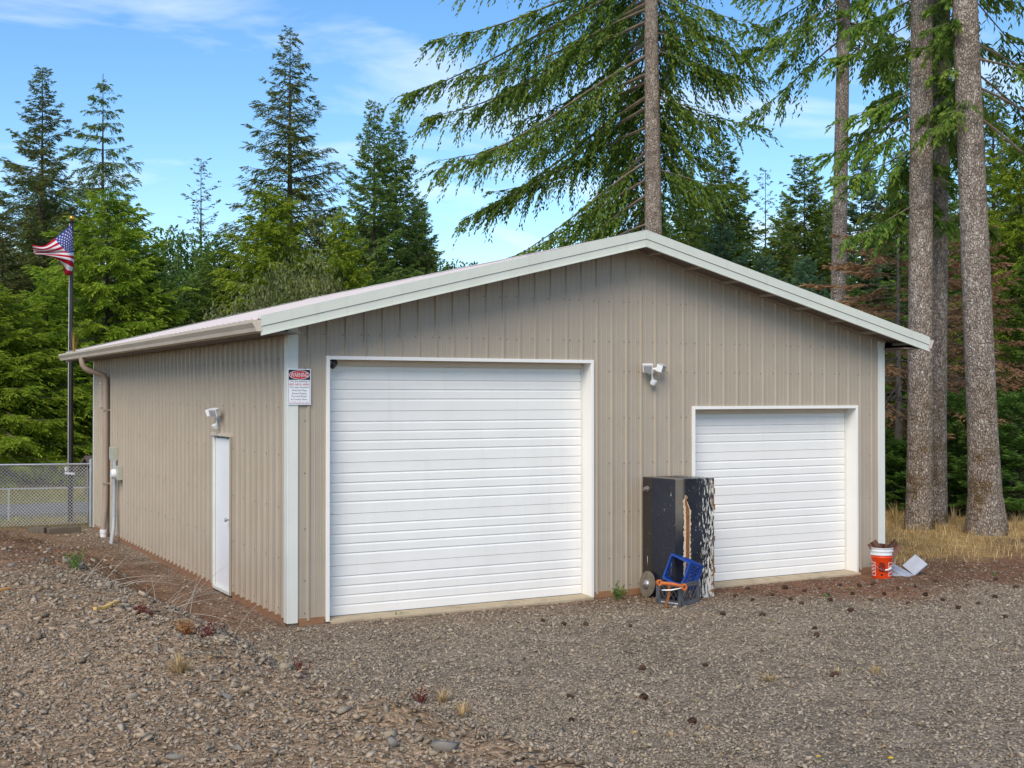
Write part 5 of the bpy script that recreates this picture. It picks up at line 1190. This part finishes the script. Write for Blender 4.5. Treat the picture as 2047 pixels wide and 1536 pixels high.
def ground_px(px, py):
    z_ = .4
    for _ in range(12): p = on_z(px, py, z_); z_ = .5*z_+.5*gz(p.x, p.y)
    return p.x, p.y
def tuft(px, py, h, n, spread, label, cat='grass tuft', mat='straw', wd=.005, name='grass_tuft', lean=(0, 0), leafy=0, group=None):
    x_, y_ = ground_px(px, py); a = rs.rand(n)*6.283; s_ = np.abs(rs.normal(size=n))*spread
    D = np.stack([np.cos(a)*s_+lean[0], np.sin(a)*s_+lean[1], np.ones(n)], 1); D /= np.linalg.norm(D, axis=1)[:, None]; q = rs.rand(n)*.04
    P = np.stack([np.cos(a)*q, np.sin(a)*q, 0*a], 1); Ln = h*(.45+.6*rs.rand(n))
    bl_ = np.stack([np.cos(a)*s_*.5, np.sin(a)*s_*.5, -.15*np.ones(n)], 1)
    o = empty(name, (x_, y_, gz(x_, y_)-.012)); tag(o, label, cat, group); link('blades', blades(P, D, Ln, wd*2.0*(.7+.6*rs.rand(n)), bl_, np.clip(.55+.25*rs.normal(size=n), 0, 1), M[mat], name+'_blades'), o)
    if leafy:
        m = n*leafy; idx = rs.randint(0, n, m); u = .25+.75*rs.rand(m); PP = P[idx]+D[idx]*(Ln[idx]*u*.95)[:, None]; LD = D[idx]*.4+rs.normal(size=(m, 3))*.5; LD /= np.linalg.norm(LD, axis=1)[:, None]
        V, F = quads_from(PP, LD, h*.16*(.6+.8*rs.rand(m)), h*.055*(.6+.8*rs.rand(m)), rs, .1); link('leaves', np_mesh(name+'_leaves', V, F, M[mat], {'tint': np.clip(.5+.25*rs.normal(size=m), 0, 1)}), o)
    return o
tuft(1236, 1198, .27, 14, .30, 'small green weed growing at the wall foot between the door and the tank', 'weed', 'f_weed', .004, 'weed', leafy=14)
tuft(535, 1338, .20, 120, .6, 'pale dry grass tuft on the bank edge below the corner trim')
tuft(360, 1345, .18, 80, .7, 'golden dry grass tuft on the bank beside the leaning stalks')
tuft(600, 1345, .22, 10, .35, 'reddish upright weed stalks at the bank edge', 'weed', 'f_red', .004, 'weed', leafy=9)
tuft(785, 1440, .27, 50, .3, 'tall straw grass tuft among the stones of the bank')
tuft(840, 1405, .17, 14, .45, 'dark red dock weed at the edge of the drive', 'weed', 'f_red', .006, 'weed', leafy=10)
tuft(885, 1405, .2, 55, .5, 'dry seeded grass tuft next to the dark red dock weed')
tuft(925, 1432, .19, 45, .6, 'splayed straw tuft near the dark red dock weed')
tuft(868, 1487, .11, 40, .8, 'rust coloured dry ground weed among the stones', 'weed', 'f_rust', .008, 'weed', leafy=8)
tuft(1540, 1362, .16, 45, .6, 'straw tuft alone in the middle of the drive')
tuft(1750, 1346, .14, 40, .6, 'straw tuft on the drive in front of the bucket')
tuft(1673, 1344, .10, 14, .5, 'thin straw tuft on the drive near a cone')
tuft(1343, 1475, .09, 22, .7, 'small golden tuft near the lower end of the drive')
tuft(1400, 1484, .08, 18, .7, 'flat golden tuft beside the small golden tuft')
tuft(372, 1268, .13, 40, .5, 'rust red dry weed clump at the bank edge', 'weed', 'f_rust', .007, 'weed', leafy=12)
tuft(290, 1232, .14, 30, .6, 'faded red weed clump behind the yellow wood splinter', 'weed', 'f_red', .005, 'weed', leafy=7)
tuft(415, 1290, .16, 16, .5, 'dark red weed stems beside the leaning stalks', 'weed', 'f_red', .004, 'weed', leafy=8)
tuft(150, 1140, .22, 16, .4, 'fresh green weed at the foot of the bank beside the earth strip', 'weed', 'f_weed', .005, 'weed', leafy=9)
tuft(1700, 1178, .05, 20, .8, 'tiny green grass patch in front of the smaller overhead door', 'weed', 'f_weed', .006, 'weed')
tuft(1650, 1192, .06, 24, .8, 'small green weed patch on the needle litter', 'weed', 'f_weed', .006, 'weed', leafy=4)
tuft(1990, 1150, .06, 24, .9, 'green weed patch at the edge of the dry grass', 'weed', 'f_weed', .007, 'weed', leafy=4)
tuft(1790, 1045, .55, 40, .16, 'tall seeded grass stalks against the garage corner', wd=.006)
tuft(1905, 1050, .55, 40, .18, 'tall seeded grass stalks between the paired trunks and the mossy trunk', wd=.006)
tuft(2030, 1062, .45, 35, .2, 'tall seeded grass stalks past the mossy trunk', wd=.006)
tuft(795, 1234, .14, 6, .35, 'thin green seedling at the sill of the larger overhead door', 'weed', 'f_weed', .004, 'weed', leafy=4)
for q, lab in (((1636, 1516), 'small yellow flower on the drive, the lone bloom'), ((1780, 1520), 'small yellow flower pair on the drive')):
    o = tuft(q[0], q[1]+6, .05, 8, .5, lab, 'flower', 'f_weed', .004, 'flower'); m_ = MB()
    for c in ((0, 0), (.02, .012)) if 'pair' in lab else ((0, 0),):
        for k in range(10): a = k*.628; m_.poly([(c[0], c[1], .045), (c[0]+.014*math.cos(a-.25), c[1]+.014*math.sin(a-.25), .05), (c[0]+.019*math.cos(a), c[1]+.019*math.sin(a), .048), (c[0]+.014*math.cos(a+.25), c[1]+.014*math.sin(a+.25), .05)])
    m_.build('petals', plain('yellow petals', (.75, .50, .01), .6), o)
# bare leaning stalks on the bank
def stalks(name, pts_px, label, n=9, h=.7, seed=1, mat='straw'):
    rq = random.Random(seed); x_, y_ = ground_px(*pts_px); o = empty(name, (x_, y_, gz(x_, y_)-.02)); tag(o, label, 'dry stalks')
    for k in range(n):
        a = rq.uniform(-.9, 1.5); l = h*rq.uniform(.4, 1.1); d = Vector((math.cos(a), math.sin(a), 0)); e_ = rq.uniform(.15, 1.0); p = Vector((rq.uniform(-.25, .25), rq.uniform(-.25, .25), 0)); m_ = MB()
        pts = [p+d*(l*s_*math.cos(e_))+Vector((0, 0, l*(s_*math.sin(e_)-.25*s_*s_))) for s_ in np.linspace(0, 1, 6)]
        m_.tube(pts, [.0032*(1-.7*s_) for s_ in np.linspace(0, 1, 6)], 4, cap=False); m_.build('stalk', M[mat], o)
M['stalk'] = plain('bleached stalks', (.40, .34, .27), .85, var=.2)
stalks('dry_stalks', (320, 1235), 'bleached bare stalks leaning from the bank towards the entry door', 18, .75, 3, 'stalk')
stalks('dry_stalks', (420, 1285), 'arched bare stalks at the bank edge near the corner trim', 9, .6, 5, 'stalk')
stalks('dry_stalks', (185, 1165), 'thin bare stalks beside the earth strip along the side wall', 10, .6, 8, 'stalk')
stalks('dry_stalks', (80, 1110), 'short bare stalks near the far end of the bank', 12, .5, 12, 'stalk')
x_, y_ = ground_px(213, 1218); o = empty('wood_splinter', (x_, y_, gz(x_, y_)+.015), .9); tag(o, 'bright yellow split wood splinter lying on the bank', 'wood'); m_ = MB(); rq = random.Random(6)
pts = [Vector((-.16+.08*k, rq.uniform(-.02, .02), rq.uniform(.0, .02))) for k in range(5)]
for p, q in zip(pts[:-1], pts[1:]): m_.bar(p, q, rq.uniform(.025, .04), rq.uniform(.015, .025))
m_.build('splinter', wood('fresh split wood', (.62, .36, .09), (.74, .56, .24)), o)
x_, y_ = ground_px(8, 1182); o = empty('wood_chip', (x_, y_, gz(x_, y_)+.01), .3); tag(o, 'small orange wood chip on the bank', 'wood'); m_ = MB(); m_.bar((-.06, 0, 0), (.06, .01, .012), .035, .015); m_.build('chip', wood('orange wood chip', (.5, .22, .06), (.6, .34, .12)), o)
for (a, b, lab) in (((62, 1060), (93, 1061), 'short grey timber block at the foot of the fence'), ((95, 1062), (160, 1058), 'long weathered timber edging at the foot of the fence')):
    p = on_z(*a, .06); q = on_z(*b, .06); o = empty('timber_edging', (p.x, p.y, 0)); tag(o, lab, 'timber'); m_ = MB(); m_.bar((0, 0, .04), (q.x-p.x, q.y-p.y, .05), .16, .15); m_.build('beam', M['timber'], o, bevel=.015)
# weed rooted in the far end of the gutter
o = empty('gutter_weed', (-.50, 11.05, gzt-.06)); tag(o, 'yellow weed sprouting from the gutter above the downspout', 'weed'); n = 26; a = rs.rand(n)*6.283; s_ = np.abs(rs.normal(size=n))*.22
D = np.stack([np.cos(a)*s_, np.sin(a)*s_, np.ones(n)], 1); D /= np.linalg.norm(D, axis=1)[:, None]; link('stems', blades(np.zeros((n, 3)), D, .25+.35*rs.rand(n), .016+0*a, np.zeros((n, 3)), .6+0*a, foliage_mat('golden weed', (.25, .14, .03), (.45, .28, .05), (.6, .42, .12), .3), 'gutter_weed_stems'), o)
